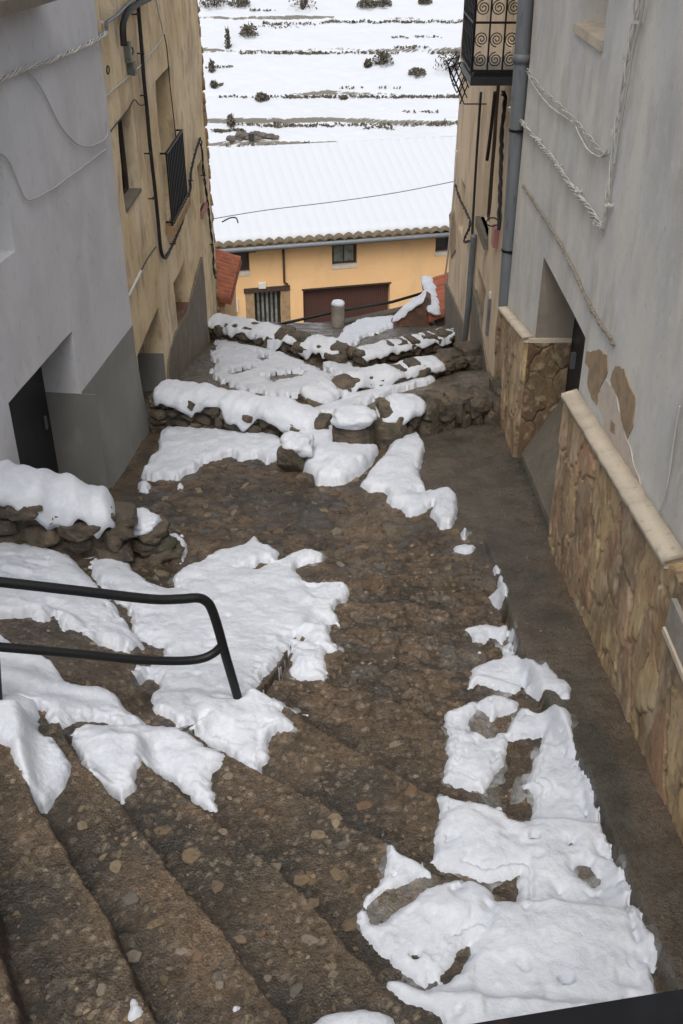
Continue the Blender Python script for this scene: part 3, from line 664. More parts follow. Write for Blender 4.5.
stone_wall('far right thin stone wall with a ragged snow line', [(352,354,6.55),(390,344,6.55),(430,336,6.6),(456,329,6.65)], .34, .45, 34, thick=.05, drop=.10, size=.17, gaps=.5)
stone_wall('snowless stub of stone wall at the foot of the right beige house', [(443,356,5.5),(470,352,5.55),(500,352,5.6)], .35, .4, 55, snowy=False, size=.2)
# boulders
def boulder(label, c, r, sq, seed, cap=None, rot=0., layered=False):
    root = empty('boulder', (c[0], c[1], c[2]-r*sq[2]), label, 'boulder', 'boulders along the path')
    mb = MB()
    if layered:
        for k in range(4): blob(mb, (c[0]+.02*k*(-1)**k, c[1]-.03*k, c[2]+r*.42*(1.2-k)), r, seed+k, squash=(sq[0]*(1-.1*(k == 0)), sq[1], sq[2]*.33), rot=rot+.2*k, amp=.35, boxy=.55, nn=14)
    else: rock(mb, c, seed, (r*sq[0], r*sq[1], r*sq[2]), rot, nn=16)
    mb.build('rock', M['stone'], root, layered)
    if cap:
        (dx, dy, dz), cr, cs = cap; m2 = MB(); blob(m2, (c[0]+dx, c[1]+dy, c[2]+dz), cr, seed+5, squash=cs, rot=rot, amp=.27, boxy=.3, nn=22, freq=2.2)
        m2.build('snow_cap', M['snow'], root, True)
P = on_d(352,440,4.95); boulder('squarish boulder with a neat block of snow in the middle of the path', (P[0]+.02, P[1]+.03, P[2]+.08), .27, (.85,.62,.55), 2.2, ((-.01,-.03,.17), .235, (.95,.75,.40)), .1)
P = on_d(293,466,5.05); boulder('rounded brown boulder half buried under the draped snow', (P[0]-.01, P[1], P[2]+.1), .19, (.75,.8,.95), 6.1, ((.06,.03,.13), .17, (.95,.9,.55)))
P = on_d(306,484,5.0); boulder('small dark rock at the foot of the draped snow', (P[0], P[1], P[2]+.03), .10, (1,.8,.9), 9.4)
P = on_d(385,437,4.95); boulder('dark rock wedged under the snow between block boulder and slate wall', (P[0], P[1]+.1, P[2]+.0), .2, (1.1,.6,.8), 4.7)
P = on_d(156,552,4.8); boulder('layered brown rock with snow on its left shoulder', (P[0]-.02, P[1]+.03, P[2]+.1), .21, (.8,.8,.9), 12.5, ((-.08,-.0,.17), .17, (.8,.95,.38)), .5, True)
P = on_d(172,560,4.85); boulder('small low rock right of the layered rock', (P[0], P[1], P[2]+.02), .10, (1,.9,.8), 15.5)

# ------------------------------------------------------------------ facades
def facade(name, pl, u0, u1, z0, z1, holes, thick, material, parent, amp=.012, step=.14, flare=None, mi=None, depth_mat=None):
    us = {u0, u1}; zs = {z0, z1}
    for h in holes: us |= {h[0], h[1]}; zs |= {h[2], h[3]}
    def fill(s, st):
        s = sorted(s); o = []
        for a, b in zip(s[:-1], s[1:]):
            n = max(1, int(math.ceil((b-a)/st))); o += [a+(b-a)*k/n for k in range(n)]
        return o+[s[-1]]
    U = fill(us, step); Zs = fill(zs, step); nu, nz_ = len(U), len(Zs)
    solid = np.ones((nu-1, nz_-1), bool)
    for i in range(nu-1):
        for j in range(nz_-1):
            um, zm = (U[i]+U[i+1])/2, (Zs[j]+Zs[j+1])/2
            if any(h[0] < um < h[1] and h[2] < zm < h[3] for h in holes): solid[i, j] = False
    mb = MB(); V = []; mi_ = []
    def off(u, z):
        e = amp*mnoise.noise(Vector((u*.9, z*.9, 3)))+amp*.5*mnoise.noise(Vector((u*2.6, z*2.6, 8)))
        return e+(flare(u, z) if flare else 0)
    for u in U:
        for z in Zs: V.append(pl.P(u, z, off(u, z)))
    nb = len(V)
    for u in U:
        for z in Zs: V.append(pl.P(u, z, -thick))
    idx = lambda i, j: i*nz_+j
    F = []; MI = []
    for i in range(nu-1):
        for j in range(nz_-1):
            if not solid[i, j]: continue
            m = mi((U[i]+U[i+1])/2, (Zs[j]+Zs[j+1])/2) if mi else 0
            F.append((idx(i,j), idx(i+1,j), idx(i+1,j+1), idx(i,j+1))); MI.append(m)
            F.append((nb+idx(i,j), nb+idx(i,j+1), nb+idx(i+1,j+1), nb+idx(i+1,j))); MI.append(m)
            for (di, dj, a, b) in ((-1,0,(i,j),(i,j+1)), (1,0,(i+1,j+1),(i+1,j)), (0,-1,(i+1,j),(i,j)), (0,1,(i,j+1),(i+1,j+1))):
                ii, jj = i+di, j+dj
                if ii < 0 or jj < 0 or ii >= nu-1 or jj >= nz_-1 or not solid[ii, jj]:
                    F.append((idx(*a), idx(*b), nb+idx(*b), nb+idx(*a))); MI.append(m)
    me = bpy.data.meshes.new(name); me.from_pydata([tuple(v) for v in V], [], F); me.polygons.foreach_set('material_index', MI)
    me.update(); return link(name, me, material, parent)
def polypatch(name, pl, px, material, parent, off=.006, seed=0, raw=False, thick=.02):
    P = [pl.hit(*q) for q in px] if not raw else [np.array(pl.P(*q)) for q in px]
    pts = [((p[:2]-pl.a) @ pl.t, p[2]) for p in P]; fine = []
    for i in range(len(pts)):
        a = pts[i]; b = pts[(i+1) % len(pts)]; n = max(2, int(math.hypot(b[0]-a[0], b[1]-a[1])/.025))
        for k in range(n):
            u = a[0]+(b[0]-a[0])*k/n; z = a[1]+(b[1]-a[1])*k/n
            u += .014*mnoise.noise(Vector((u*14, z*14, seed))); z += .014*mnoise.noise(Vector((u*14, z*14, seed+9))); fine.append((u, z))
    n = len(fine); V = [pl.P(u, z, off) for u, z in fine]+[pl.P(u, z, off-thick) for u, z in fine]
    F = [tuple(range(n))]+[(i, n+i, n+(i+1) % n, (i+1) % n) for i in range(n)]
    mb = MB(); mb.add(V, F); return mb.build(name, material, parent)
def rect_uz(pl, px0, py0, px1, py1):
    a = pl.uz(px0, py0); b = pl.uz(px1, py1); return min(a[0],b[0]), max(a[0],b[0]), min(a[1],b[1]), max(a[1],b[1])
TOP = Z0+.55
Dz = lambda d: Z0-d

# --- left grey house
GL = VP((-3.56, -1.0), (-2.22, 10.3), -1); LG = GL.L; uF = lambda pl, F: (F-pl.a[1])/pl.t[1]
g = empty('grey_rendered_house', (-3.3, 5, Dz(5.2)), 'pale grey rendered house on the left with a darker painted base', 'house')
dn = (uF(GL, 7.2), uF(GL, 8.66), Dz(6), Dz(3.52)); pl_a = GL.uz(80, 393); pl_b = GL.uz(131, 327)
def pline(u): return pl_a[1]+(pl_b[1]-pl_a[1])*(u-pl_a[0])/(pl_b[0]-pl_a[0])
wnl = (uF(GL, 5.0), GL.uz(16, 251)[0], GL.uz(16, 251)[1], GL.uz(0, 150)[1]+.25)
def flareL(u, z): return .16*min(1, max(0, (Dz(4.4)-z)/1.0))**1.3*(.5+.5*min(1, max(0, (LG-u)/1.0)))
facade('wall', GL, 0, LG, Dz(6.2), TOP, [dn, wnl], .42, [M['grey_l'], M['grey_base']], g, amp=.012, step=.12, flare=flareL)
# painted base follows a slanting line: thin paint skin either side of the door
def skin(name, pl, us, zbot, ztop, material, parent, off=.004, flare=lambda u, z: 0, amp=.012):
    V = []; nz_ = 14
    for u in us:
        for k in range(nz_+1):
            z = zbot+(ztop(u)-zbot)*k/nz_
            V.append(pl.P(u, z, off+flare(u, z)+amp*mnoise.noise(Vector((u*.9, z*.9, 3)))+amp*.5*mnoise.noise(Vector((u*2.6, z*2.6, 8)))))
    F = [(i*(nz_+1)+j, (i+1)*(nz_+1)+j, (i+1)*(nz_+1)+j+1, i*(nz_+1)+j+1) for i in range(len(us)-1) for j in range(nz_)]
    n0 = len(V)
    V2 = [(p[0]-pl.n[0]*.012, p[1]-pl.n[1]*.012, p[2]) for p in V]; F2 = [tuple(n0+i for i in reversed(f)) for f in F]
    rim = [(i*(nz_+1)+nz_, (i+1)*(nz_+1)+nz_, n0+(i+1)*(nz_+1)+nz_, n0+i*(nz_+1)+nz_) for i in range(len(us)-1)]
    mb = MB(); mb.add(V+V2, F+F2+rim); return mb.build(name, material, parent)
skin('painted_base', GL, np.linspace(dn[1], LG, 14), Dz(6.2), pline, M['grey_base'], g, .005, flareL)
jb = MB(); jb.pbox(GL, dn[1]-.006, dn[1]+.004, Dz(6.2), pline(dn[1])-.02, -.34, .14); jb.build('jamb_paint', M['grey_base'], g)
mb = MB(); mb.pbox(GL, dn[0]+.01, dn[1]-.01, Dz(6.2), dn[3], -.40, -.34); d_ = mb.build('door', M['door'], g)
mb = MB(); mb.bar(GL.P(dn[1]-.14, Dz(4.45), -.325), GL.P(dn[1]-.14, Dz(4.32), -.325), .02, .03); mb.build('handle', M['zinc'], d_)
mb = MB(); mb.pbox(GL, wnl[0], wnl[1], wnl[2], wnl[3], -.36, -.30); w_ = mb.build('window', M['glass'], g)
mb = MB()
for a, b, c, d in ((wnl[0],wnl[1],wnl[2],wnl[2]+.05),(wnl[0],wnl[0]+.05,wnl[2],wnl[3]),(wnl[1]-.05,wnl[1],wnl[2],wnl[3])): mb.pbox(GL, a, b, c, d, -.3, -.26)
mb.build('frame', M['darkwood'], w_)
mb = MB(); mb.box((-7, 9.9, Dz(6.2)), (-2.66, 10.28, TOP)); mb.build('end_wall', M['grey_l'], g)
mb = MB(); a = GL.P(0, TOP, .35); b = GL.P(LG, TOP, .35); mb.add([a, b, (-7, 10.3, TOP+1.4), (-7, -1, TOP+1.4), (a[0],a[1],a[2]+.12),(b[0],b[1],b[2]+.12),(-7,10.3,TOP+1.55),(-7,-1,TOP+1.55)], [(0,3,2,1),(4,5,6,7),(0,1,5,4),(1,2,6,5),(2,3,7,6),(3,0,4,7)]); mb.build('roof', M['tile'], g)
q = GL.hit(33, 0); q2 = GL.hit(0, 11)
sh = MB(); uu = GL.uz(36, -2); sh.pbox(GL, uu[0]-3.0, uu[0], uu[1], uu[1]+.09, -.0, .22); sh.build('window_ledge', M['dampbase'], g)

# --- left ochre house
YL = VP((-2.31, 10.2), (-2.21, 17.55), -1)
y = empty('ochre_rendered_house', (-2.3, 14, Dz(6.3)), 'stained ochre rendered house on the left with a small barred balcony window', 'house')
F2u = lambda f: uF(YL, f)
hw1 = (F2u(11.0), F2u(11.85), Dz(3.12), Dz(2.2)); hbal = (F2u(13.35), F2u(14.5), Dz(3.92), Dz(2.2)); hsm = (F2u(16.2), F2u(16.75), Dz(4.6), Dz(3.9))
hd1 = (F2u(10.7), F2u(12.25), Dz(7.6), Dz(4.65)); hd2 = (F2u(13.4), F2u(14.5), Dz(5.5), Dz(4.76))
facade('wall', YL, 0, YL.L, Dz(8.2), TOP, [hw1, hbal, hsm, hd1, hd2], .45, M['yel_l'], y, amp=.03, step=.12)
def window(pl, h, parent, depth=.28, glass='glass', frame='darkwood', fr=.05, mull=True):
    mb = MB(); mb.pbox(pl, h[0]+.003, h[1]-.003, h[2]+.003, h[3]-.003, -depth-.04, -depth); w = mb.build('window', M[glass], parent)
    mb = MB(); o0, o1 = -depth, -depth+.035
    mb.pbox(pl, h[0]+.003, h[0]+fr, h[2]+.003, h[3]-.003, o0, o1); mb.pbox(pl, h[1]-fr, h[1]-.003, h[2]+.003, h[3]-.003, o0, o1)
    mb.pbox(pl, h[0]+fr, h[1]-fr, h[2]+.003, h[2]+fr, o0, o1); mb.pbox(pl, h[0]+fr, h[1]-fr, h[3]-fr, h[3]-.003, o0, o1)
    if mull: mb.pbox(pl, (h[0]+h[1])/2-.025, (h[0]+h[1])/2+.025, h[2]+fr, h[3]-fr, o0, o1)
    mb.build('frame', M[frame], w); return w
window(YL, hw1, y, .16); window(YL, hbal, y, .38); window(YL, hsm, y, .12, mull=False)
mb = MB(); mb.pbox(YL, hsm[0]-.03, hsm[1]+.03, hsm[2]-.10, hsm[2]+.0, -.02, .05); mb.build('sill', M['pink'], y)
mb = MB(); mb.pbox(YL, hw1[0], hw1[1], hw1[2]-.002, hw1[2]+.03, -.14, .015); mb.build('sill', M['dampbase'], y)
mb = MB(); mb.pbox(YL, hd1[0], hd1[1], hd1[2], hd1[3], -.42, -.38); dd_ = mb.build('door', M['door'], y)
mb = MB(); mb.pbox(YL, hd1[1]-.20, hd1[1]-.17, Dz(5.7), Dz(5.6), -.38, -.34); mb.build('handle', M['zinc'], dd_)
mb = MB(); mb.pbox(YL, hd1[1]-.012, hd1[1]+.002, Dz(8), Dz(5.28), -.37, -.0); mb.build('jamb_paint', M['grey_base'], y)
mb = MB(); mb.pbox(YL, hd2[0], hd2[1], hd2[2], hd2[3], -.42, -.36); mb.build('blind_panel', M['yel_l'], y)
mb = MB(); mb.pbox(YL, hd2[0], hd2[1], hd2[2], hd2[2]+.06, -.35, -.01); mb.build('sill', M['brick'], y)
polypatch('damp_base', YL, [(166,430),(167,362),(169,349),(175,332),(187,311),(190,297),(195,279),(200.5,257),(203,280),(205,308),(207,345),(190,400)], M['dampbase'], y, .03, 3, thick=.06)
br = empty('balcony', YL.P((hbal[0]+hbal[1])/2, hbal[2], .1), 'shallow barred balcony of black iron on the ochre house', 'balcony')
mb = MB(); u0, u1 = hbal[0]-.15, hbal[1]+.15; mb.pbox(YL, u0, u1, hbal[2]-.12, hbal[2]-.02, -.0, .12); mb.build('slab', M['stonejamb'], br)
mb = MB()
zt = Dz(3.03)
for k in range(12):
    u = u0+.05+(u1-u0-.1)*k/11; mb.bar(YL.P(u, hbal[2]-.03, .08), YL.P(u, zt, .08), .022)
for z in (zt, hbal[2]+.03): mb.bar(YL.P(u0+.03, z, .08), YL.P(u1-.03, z, .08), .03, .02)
for u in (u0+.05, u1-.05):
    for z in (zt, hbal[2]+.03): mb.bar(YL.P(u, z, .08), YL.P(u, z, 0), .02)
mb.build('railing', M['blkmetal'], br)
mb = MB(); mb.box((-7, 17.2, Dz(8.2)), (-2.68, 17.53, TOP)); mb.build('end_wall', M['yel_l'], y)
mb = MB(); mb.add([(-1.9,10.3,TOP),(-1.85,17.7,TOP),(-7,17.7,TOP+1.4),(-7,10.3,TOP+1.4),(-1.9,10.3,TOP+.12),(-1.85,17.7,TOP+.12),(-7,17.7,TOP+1.55),(-7,10.3,TOP+1.55)], [(0,3,2,1),(4,5,6,7),(0,1,5,4),(1,2,6,5),(2,3,7,6),(3,0,4,7)]); mb.build('roof', M['tile'], y)
# rough quoin edge at the far corner
mb = MB(); z = Dz(7.5); rnd = random.Random(5)
while z < TOP:
    hh = rnd.uniform(.08, .2); rock(mb, YL.P(YL.L-.045+rnd.uniform(-.02,.03), z, -.04+rnd.uniform(-.015,.015)), rnd.uniform(0,99), (.07, .08, hh*rnd.uniform(.5,.7)), 0, nn=7); z += hh*.95
mb.build('corner_stones', M['stonejamb'], y, True)

# --- right grey house
GR = VP((1.78, -1.0), (1.80, 10.62), 1)
r = empty('weathered_grey_house', (1.8, 5, Dz(4.8)), 'weathered grey rendered house on the right with tan stone cladding at its foot', 'house')
R2u = lambda f: uF(GR, f)
hdr = (R2u(7.08), R2u(8.93), Dz(6), Dz(2.93))
wr = GR.uz(603, 44); wr2 = GR.uz(577, 24)
hwr = (min(wr[0],wr2[0]), max(wr[0],wr2[0]), (wr[1]+wr2[1])/2, (wr[1]+wr2[1])/2+1.1)
bx0 = GR.uz(672, 566); bx1 = GR.uz(683, 622); hbx = (R2u(3.2), R2u(4.17), Dz(3.31), Dz(3.13))
facade('wall', GR, 0, GR.L, Dz(6.2), TOP, [hdr, hwr], .45, M['grey_r'], r, amp=.005, step=.12)
window(GR, hwr, r, .34, glass='reveal', frame='reveal')
mb = MB(); mb.pbox(GR, hwr[0]-.02, hwr[1]+.02, hwr[2]-.05, hwr[2]+.015, -.3, .022); mb.build('sill', M['mortar'], r)
mb = MB(); mb.pbox(GR, hdr[0], hdr[1], hdr[2], hdr[3], -.44, -.34); d_ = mb.build('door', M['door'], r)
mb = MB(); mb.pbox(GR, hdr[1]-.25, hdr[1]-.2, Dz(3.9), Dz(3.75), -.34, -.30); mb.build('handle', M['zinc'], d_)
mb = MB(); mb.add([GR.P(hdr[0]+.003, Dz(5.3), .02), GR.P(hdr[1]-.03, Dz(5.3), .02), GR.P(hdr[1]-.03, Dz(5.3), -.335), GR.P(hdr[0]+.003, Dz(5.3), -.335),
    GR.P(hdr[0]+.003, Dz(4.68), .02), GR.P(hdr[1]-.03, Dz(4.90), .02), GR.P(hdr[1]-.03, Dz(4.25), -.335), GR.P(hdr[0]+.003, Dz(4.15), -.335)], [(0,3,2,1),(4,5,6,7),(0,1,5,4),(1,2,6,5),(2,3,7,6),(3,0,4,7)])
mb.build('threshold', M['dampbase'], r)
# flagstone cladding as real relief
def cladding(name, pl, us, zlo, ztop, parent, dark=1., off=.08, sx=3.2, sz=1.5, seed=0, axis='n', thick=.03):
    nu = len(us); nz_ = 150; U, K = np.meshgrid(us, np.linspace(0, 1, nz_), indexing='ij')
    ZT = np.array([ztop(u) for u in us])[:, None]; Z = zlo+(ZT-zlo)*K
    wx = .45*fbm(U*2.2, Z*1.6, seed, 3); wz = .4*fbm(U*2.7, Z*2.2, seed+5, 4)+.25*fbm(U*9, Z*7, seed+6, 3); f1, f2, cid = voro(U*sx+wx+seed+.12*fbm(U*14, Z*10, 3, 3), Z*sz+wz, .98)
    ed = f2-f1; joint = sstep(.01, .085, ed)
    h = off+thick*.55*joint*(.55+.9*cid)+.016*fbm(U*5+cid*40, Z*3, 4, 5)*joint+.007*fbm(U*26, Z*12, 9, 4)
    h = h*1.0
    pal = np.array([(.50,.36,.19),(.42,.30,.17),(.56,.42,.23),(.38,.28,.18),(.52,.38,.24),(.45,.28,.17)])
    C = pal[(cid*5.99).astype(int)]*(.85+.5*fbm(U*4, Z*2.4, 7, 5)[..., None])
    C = mixc(C, (.20,.155,.11), (1-joint)*.8)
    C = mixc(C, (.52,.44,.30), sstep(.1,.5,fbm(U*7, Z*3, 17, 5))*.6)
    C = mixc(C, (.16,.12,.085), sstep(.15, .5, fbm(U*2.2, Z*1.0, 3, 5))*.65)
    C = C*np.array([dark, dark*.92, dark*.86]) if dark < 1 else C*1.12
    X = pl.a[0]+pl.t[0]*U+pl.n[0]*h; Y = pl.a[1]+pl.t[1]*U+pl.n[1]*h
    V = np.stack([X, Y, Z], -1)
    # return edges into the wall
    Vb = V.copy(); Vb[...,0] = pl.a[0]+pl.t[0]*U+pl.n[0]*-.02; Vb[...,1] = pl.a[1]+pl.t[1]*U+pl.n[1]*-.02
    A = np.concatenate([Vb[:1], V, Vb[-1:]], 0); Cc = np.concatenate([C[:1], C, C[-1:]], 0)
    A = np.concatenate([A, np.concatenate([Vb[:1,-1:], Vb[:, -1:], Vb[-1:,-1:]], 0)], 1); Cc = np.concatenate([Cc, Cc[:, -1:]], 1)
    q = quads(A.shape[0], A.shape[1])[:, ::-1]
    return gridmesh(name, A.reshape(-1, 3), q, M['clad'], parent, Cc.reshape(-1, 3))
capA = GR.uz(577, 394); capB = GR.uz(683, 557)
def ztopN(u): return capA[1]+(capB[1]-capA[1])*(u-capA[0])/(capB[0]-capA[0])
cladding('stone_cladding', GR, np.linspace(R2u(.5), hdr[0], 560), Dz(5.4), ztopN, r, sx=3.3, sz=2.0, seed=3)
cA2 = GR.uz(535, 339); cB2 = GR.uz(514, 315)
def ztopF(u): return cA2[1]+(cB2[1]-cA2[1])*(u-cA2[0])/(cB2[0]-cA2[0])
cladding('stone_cladding', GR, np.linspace(hdr[1], GR.L-.02, 150), Dz(5.6), ztopF, r, sx=3.0, sz=1.6, seed=9)
JP = VP(GR.P(hdr[1], 0, .06)[:2], GR.P(hdr[1], 0, -.335)[:2], 1)
if JP.n[1] > 0: JP.n = -JP.n
cladding('stone_cladding', JP, np.linspace(0, JP.L, 60), Dz(5.4), lambda u: ztopF(hdr[1])-.02, r, off=.012, sx=3.5, sz=3.2, seed=17, thick=.03, dark=.42)  # darkened copy of the cladding, recess shade painted into its colour
mb = MB(); mb.pbox(GR, hdr[1]-.006, hdr[1]+.004, ztopF(hdr[1])+.02, hdr[3]-.003, -.335, .002); mb.build('jamb_render', M['jambr'], r)
def capstrip(name, pl, u0, u1, zf, o0, o1, h=.05):
    mb = MB(); n = int((u1-u0)/.05)+2; V = []
    for i in range(n):
        u = u0+(u1-u0)*i/(n-1); z = zf(u); e = .008*mnoise.noise(Vector((u*9, 0, 1))); e2 = .01*mnoise.noise(Vector((u*7, 3, 1)))
        V += [pl.P(u, z-.03+e, o0), pl.P(u, z-.03, o1+e2), pl.P(u, z+.015+e, o1+e2), pl.P(u, z+h+e2, o0+.012)]
    F = [(i*4+k, i*4+(k+1) % 4, (i+1)*4+(k+1) % 4, (i+1)*4+k) for i in range(n-1) for k in range(4)]+[(0,1,2,3), tuple((n-1)*4+k for k in (3,2,1,0))]
    mb.add(V, F); mb.build(name, M['mortar'], r, True)
capstrip('mortar_cap', GR, R2u(4.36), hdr[0]+.01, ztopN, -.0, .122)
capstrip('mortar_cap', GR, hdr[1]-.01, GR.L-.05, ztopF, -.0, .105, .025)
mb = MB(); mb.pbox(JP, 0.0, JP.L, ztopF(hdr[1])-.025, ztopF(hdr[1])+.015, -.01, .03); mb.build('mortar_cap', M['mortar'], r)
# meter niche at the near end of the cap
mb = MB(); mb.pbox(GR, hbx[0], hbx[1], hbx[2], hbx[3], -.1, .122); bxo = mb.build('meter_box', M['conc'], r)
mb = MB(); mb.pbox(GR, hbx[0]-.03, hbx[1]+.0, hbx[2]-.035, hbx[2]-.003, .0, .135); mb.build('ledge', M['mortar'], bxo)
# patches where paint has come off
polypatch('peeled_paint', GR, [(587,352),(600,350),(608,356),(608,372),(600,388),(597,405),(592,398),(588,384),(590,368),(586,362)], M['brown_peel'], r, .0065, 3)
polypatch('peeled_paint', GR, [(616,366),(625,368),(629,384),(636,398),(634,425),(628,438),(622,420),(620,400),(611,380),(613,372)], M['brown_peel'], r, .0070, 6)
polypatch('faded_paint', GR, [(598,394),(603,389),(607,380),(611,386),(616,388),(618,404),(623,422),(627,440),(631,448),(633,462),(640,478),(641,492),(644,505),(638,508),(632,490),(622,474),(616,452),(606,436),(605,420),(600,408)], M['pale_peel'], r, .0050, 9)
polypatch('peeled_paint', GR, [(612,420),(616,424),(616,436),(611,430)], M['brown_peel'], r, .008, 12)
# raised rough seam in the render
M['seam'] = mat('crumbly_seam', (.36,.31,.25), [((.16,.13,.10),40,.45,.6,.8)], .95, .9, 60)
sp = [GR.hit(*p) for p in [(524,185),(534,200),(548,222),(565,250),(580,282),(593,308),(603,325),(612,338),(616,345)]]
mb = MB(); P = smoothpath([(p[0]-.012, p[1], p[2]) for p in sp], 7)
P = [p+Vector((0,.01*mnoise.noise(p*23),.014*mnoise.noise(p*17))) for p in P]
mb.tube(P, [max(.004,.012*(1+1.3*mnoise.noise(Vector((i*.6, 0, 0))))) for i in range(len(P))], 7); mb.build('render_seam', M['seam'], r, True)
mb = MB(); mb.box((2.22, 10.3, Dz(6.2)), (7, 10.6, TOP)); mb.build('end_wall', M['grey_r'], r)
mb = MB(); mb.add([(1.4,-1,TOP),(1.4,10.7,TOP),(7,10.7,TOP+1.4),(7,-1,TOP+1.4),(1.4,-1,TOP+.12),(1.4,10.7,TOP+.12),(7,10.7,TOP+1.55),(7,-1,TOP+1.55)], [(0,1,2,3),(4,7,6,5),(0,4,5,1),(1,5,6,2),(2,6,7,3),(3,7,4,0)]); mb.build('roof', M['tile'], r)

# --- right beige house
YR = VP((1.90, 10.66), (1.93, 18.0), 1); Y2u = lambda f: uF(YR, f)
b = empty('beige_rendered_house', (1.9, 14, Dz(6.3)), 'narrow beige rendered house on the right behind the drainpipe', 'house')
hf = (Y2u(13.2), Y2u(14.15), Dz(4.08), Dz(2.1)); hdo = (Y2u(13.1), Y2u(14.2), Dz(7.5), Dz(4.75)); hup = (Y2u(12.4), Y2u(13.4), Dz(1.75), Dz(-.2))
hf2 = (Y2u(16.2), Y2u(16.8), Dz(5.0), Dz(4.2))
facade('wall', YR, 0, YR.L, Dz(8.2), TOP, [hf, hdo, hup, hf2], .4, M['yel_r'], b, amp=.02, step=.14)
window(YR, hf, b, .12); window(YR, hup, b, .2); window(YR, hf2, b, .12, mull=False)
mb = MB(); mb.pbox(YR, hf[0]-.05, hf[1]+.05, hf[2]-.14, hf[2], -.05, .06); mb.build('sill', M['dampbase'], b)
mb = MB(); mb.pbox(YR, hdo[0], hdo[1], hdo[2], hdo[3], -.35, -.3); d_ = mb.build('door', M['darkwood'], b)
mb = MB(); mb.pbox(YR, hdo[0]+.1, hdo[0]+.13, Dz(5.8), Dz(5.65), -.3, -.26); mb.build('handle', M['zinc'], d_)
polypatch('damp_base', YR, [(446,281),(454,298),(463,320),(461,360),(446,345)], M['dampbase'], b, .025, 4, thick=.05)
polypatch('damp_base', YR, [(474,285),(481,320),(489,372),(488,384),(470,384),(472,330)], M['dampbase'], b, .025, 5, thick=.05)
polypatch('stain', YR, [(450,215),(454,208),(457,225),(456,250),(452,258)], M['brown_peel'], b, .02, 6)
mb = MB(); mb.box((2.34, 17.7, Dz(8.2)), (7, 17.98, TOP)); mb.build('end_wall', M['yel_r'], b)
mb = MB(); mb.add([(1.5,10.72,TOP),(1.5,18.1,TOP),(7,18.1,TOP+1.4),(7,10.72,TOP+1.4),(1.5,10.72,TOP+.12),(1.5,18.1,TOP+.12),(7,18.1,TOP+1.55),(7,10.72,TOP+1.55)], [(0,1,2,3),(4,7,6,5),(0,4,5,1),(1,5,6,2),(2,6,7,3),(3,7,4,0)]); mb.build('roof', M['tile'], b)

# balcony with scrolls
bal = empty('balcony', (1.65, 12.3, Dz(2.0)), 'projecting black iron balcony with scrollwork on the beige house', 'balcony')
BX0, BX1, BY0, BY1 = 1.39, 1.9, 11.85, 12.85; BZ = Dz(2.0)
mb = MB(); mb.box((BX0, BY0, BZ), (BX1, BY1, BZ+.09)); mb.box((BX0+.03, BY0+.03, BZ+.09), (BX1, BY1-.03, BZ+.13)); mb.build('slab', M['door'], bal)
mb = MB(); mb.box((BX0+.05, BY0+.05, BZ+.13), (BX1, BY1-.05, BZ+.15)); mb.build('deck', M['conc'], bal)
def scroll(mb, c, r, ax, turns=2.3, w=.012, flip=1, st=0.):
    pts = []
    for i in range(34):
        t = i/33; a = st+flip*turns*2*math.pi*t; rr = r*(1-t*.86)
        pts.append((c[0]+ax[0]*rr*math.cos(a), c[1]+ax[1]*rr*math.cos(a), c[2]+rr*math.sin(a)))
    mb.tube(pts, w/2, 5)
mb = MB()
xs = [BX0+.01, BX0+.17, BX0+.33, BX1-.02]
for x in xs: mb.bar((x, BY0, BZ+.13), (x, BY0, BZ+1.15), .018)
for z in (BZ+.15, BZ+.62, BZ+1.13): mb.bar((BX0, BY0, z), (BX1, BY0, z), .022)
for i in range(3):
    cx = (xs[i]+xs[i+1])/2
    for zc in (.26, .46, .76, .96):
        if i < 3 or True: scroll(mb, (cx, BY0, BZ+zc), .075, (1, 0), flip=1 if zc in (.26, .76) else -1, st=math.pi/2 if zc in (.26,.76) else -math.pi/2)
mb.build('side_railing', M['blkmetal'], bal)
mb = MB()
for k in range(8):
    yy = BY0+(BY1-BY0)*k/7; mb.bar((BX0, yy, BZ+.13), (BX0, yy, BZ+1.15), .018)
    if k < 7:
        for zc in (.26, .5, .74, .98): scroll(mb, (BX0, yy+.067, BZ+zc), .052, (0, 1), st=math.pi/2)
for z in (BZ+.15, BZ+.62, BZ+1.13): mb.bar((BX0, BY0, z), (BX0, BY1, z), .022)
mb.build('front_railing', M['blkmetal'], bal)
# lattice clothes rack past the balcony
ck = empty('clothes_rack', (1.6, 14.2, Dz(2.2)), 'folding black lattice rack sticking out past the balcony', 'clothes rack')
mb = MB(); yk = 14.4
for (pa, pb) in (((449,68),(464,104)),((455,68),(467,98)),((461,70),(469,88)),((449,68),(452,82)),((452,82),(461,62)),((452,83),(457,93)),((457,93),(466,72)),((460,104),(468,84)),((447,68),(462,62)),((449,72),(459,58))):
    mb.bar(on_y(*pa, yk), on_y(*pb, yk), .014)
    a = on_y(*pa, yk); c = on_y(*pb, yk); mb.bar((a[0]+.02, yk+.5, a[2]), (c[0]+.02, yk+.5, c[2]), .014)
mb.bar(on_y(449,68,yk), (on_y(449,68,yk)[0], yk+.5, on_y(449,68,yk)[2]), .012); mb.bar(on_y(464,104,yk), (1.92, yk, on_y(464,104,yk)[2]), .014); mb.bar(on_y(464,62,yk), (1.92, yk, on_y(464,62,yk)[2]), .014)
mb.build('lattice', M['blkmetal'], ck)

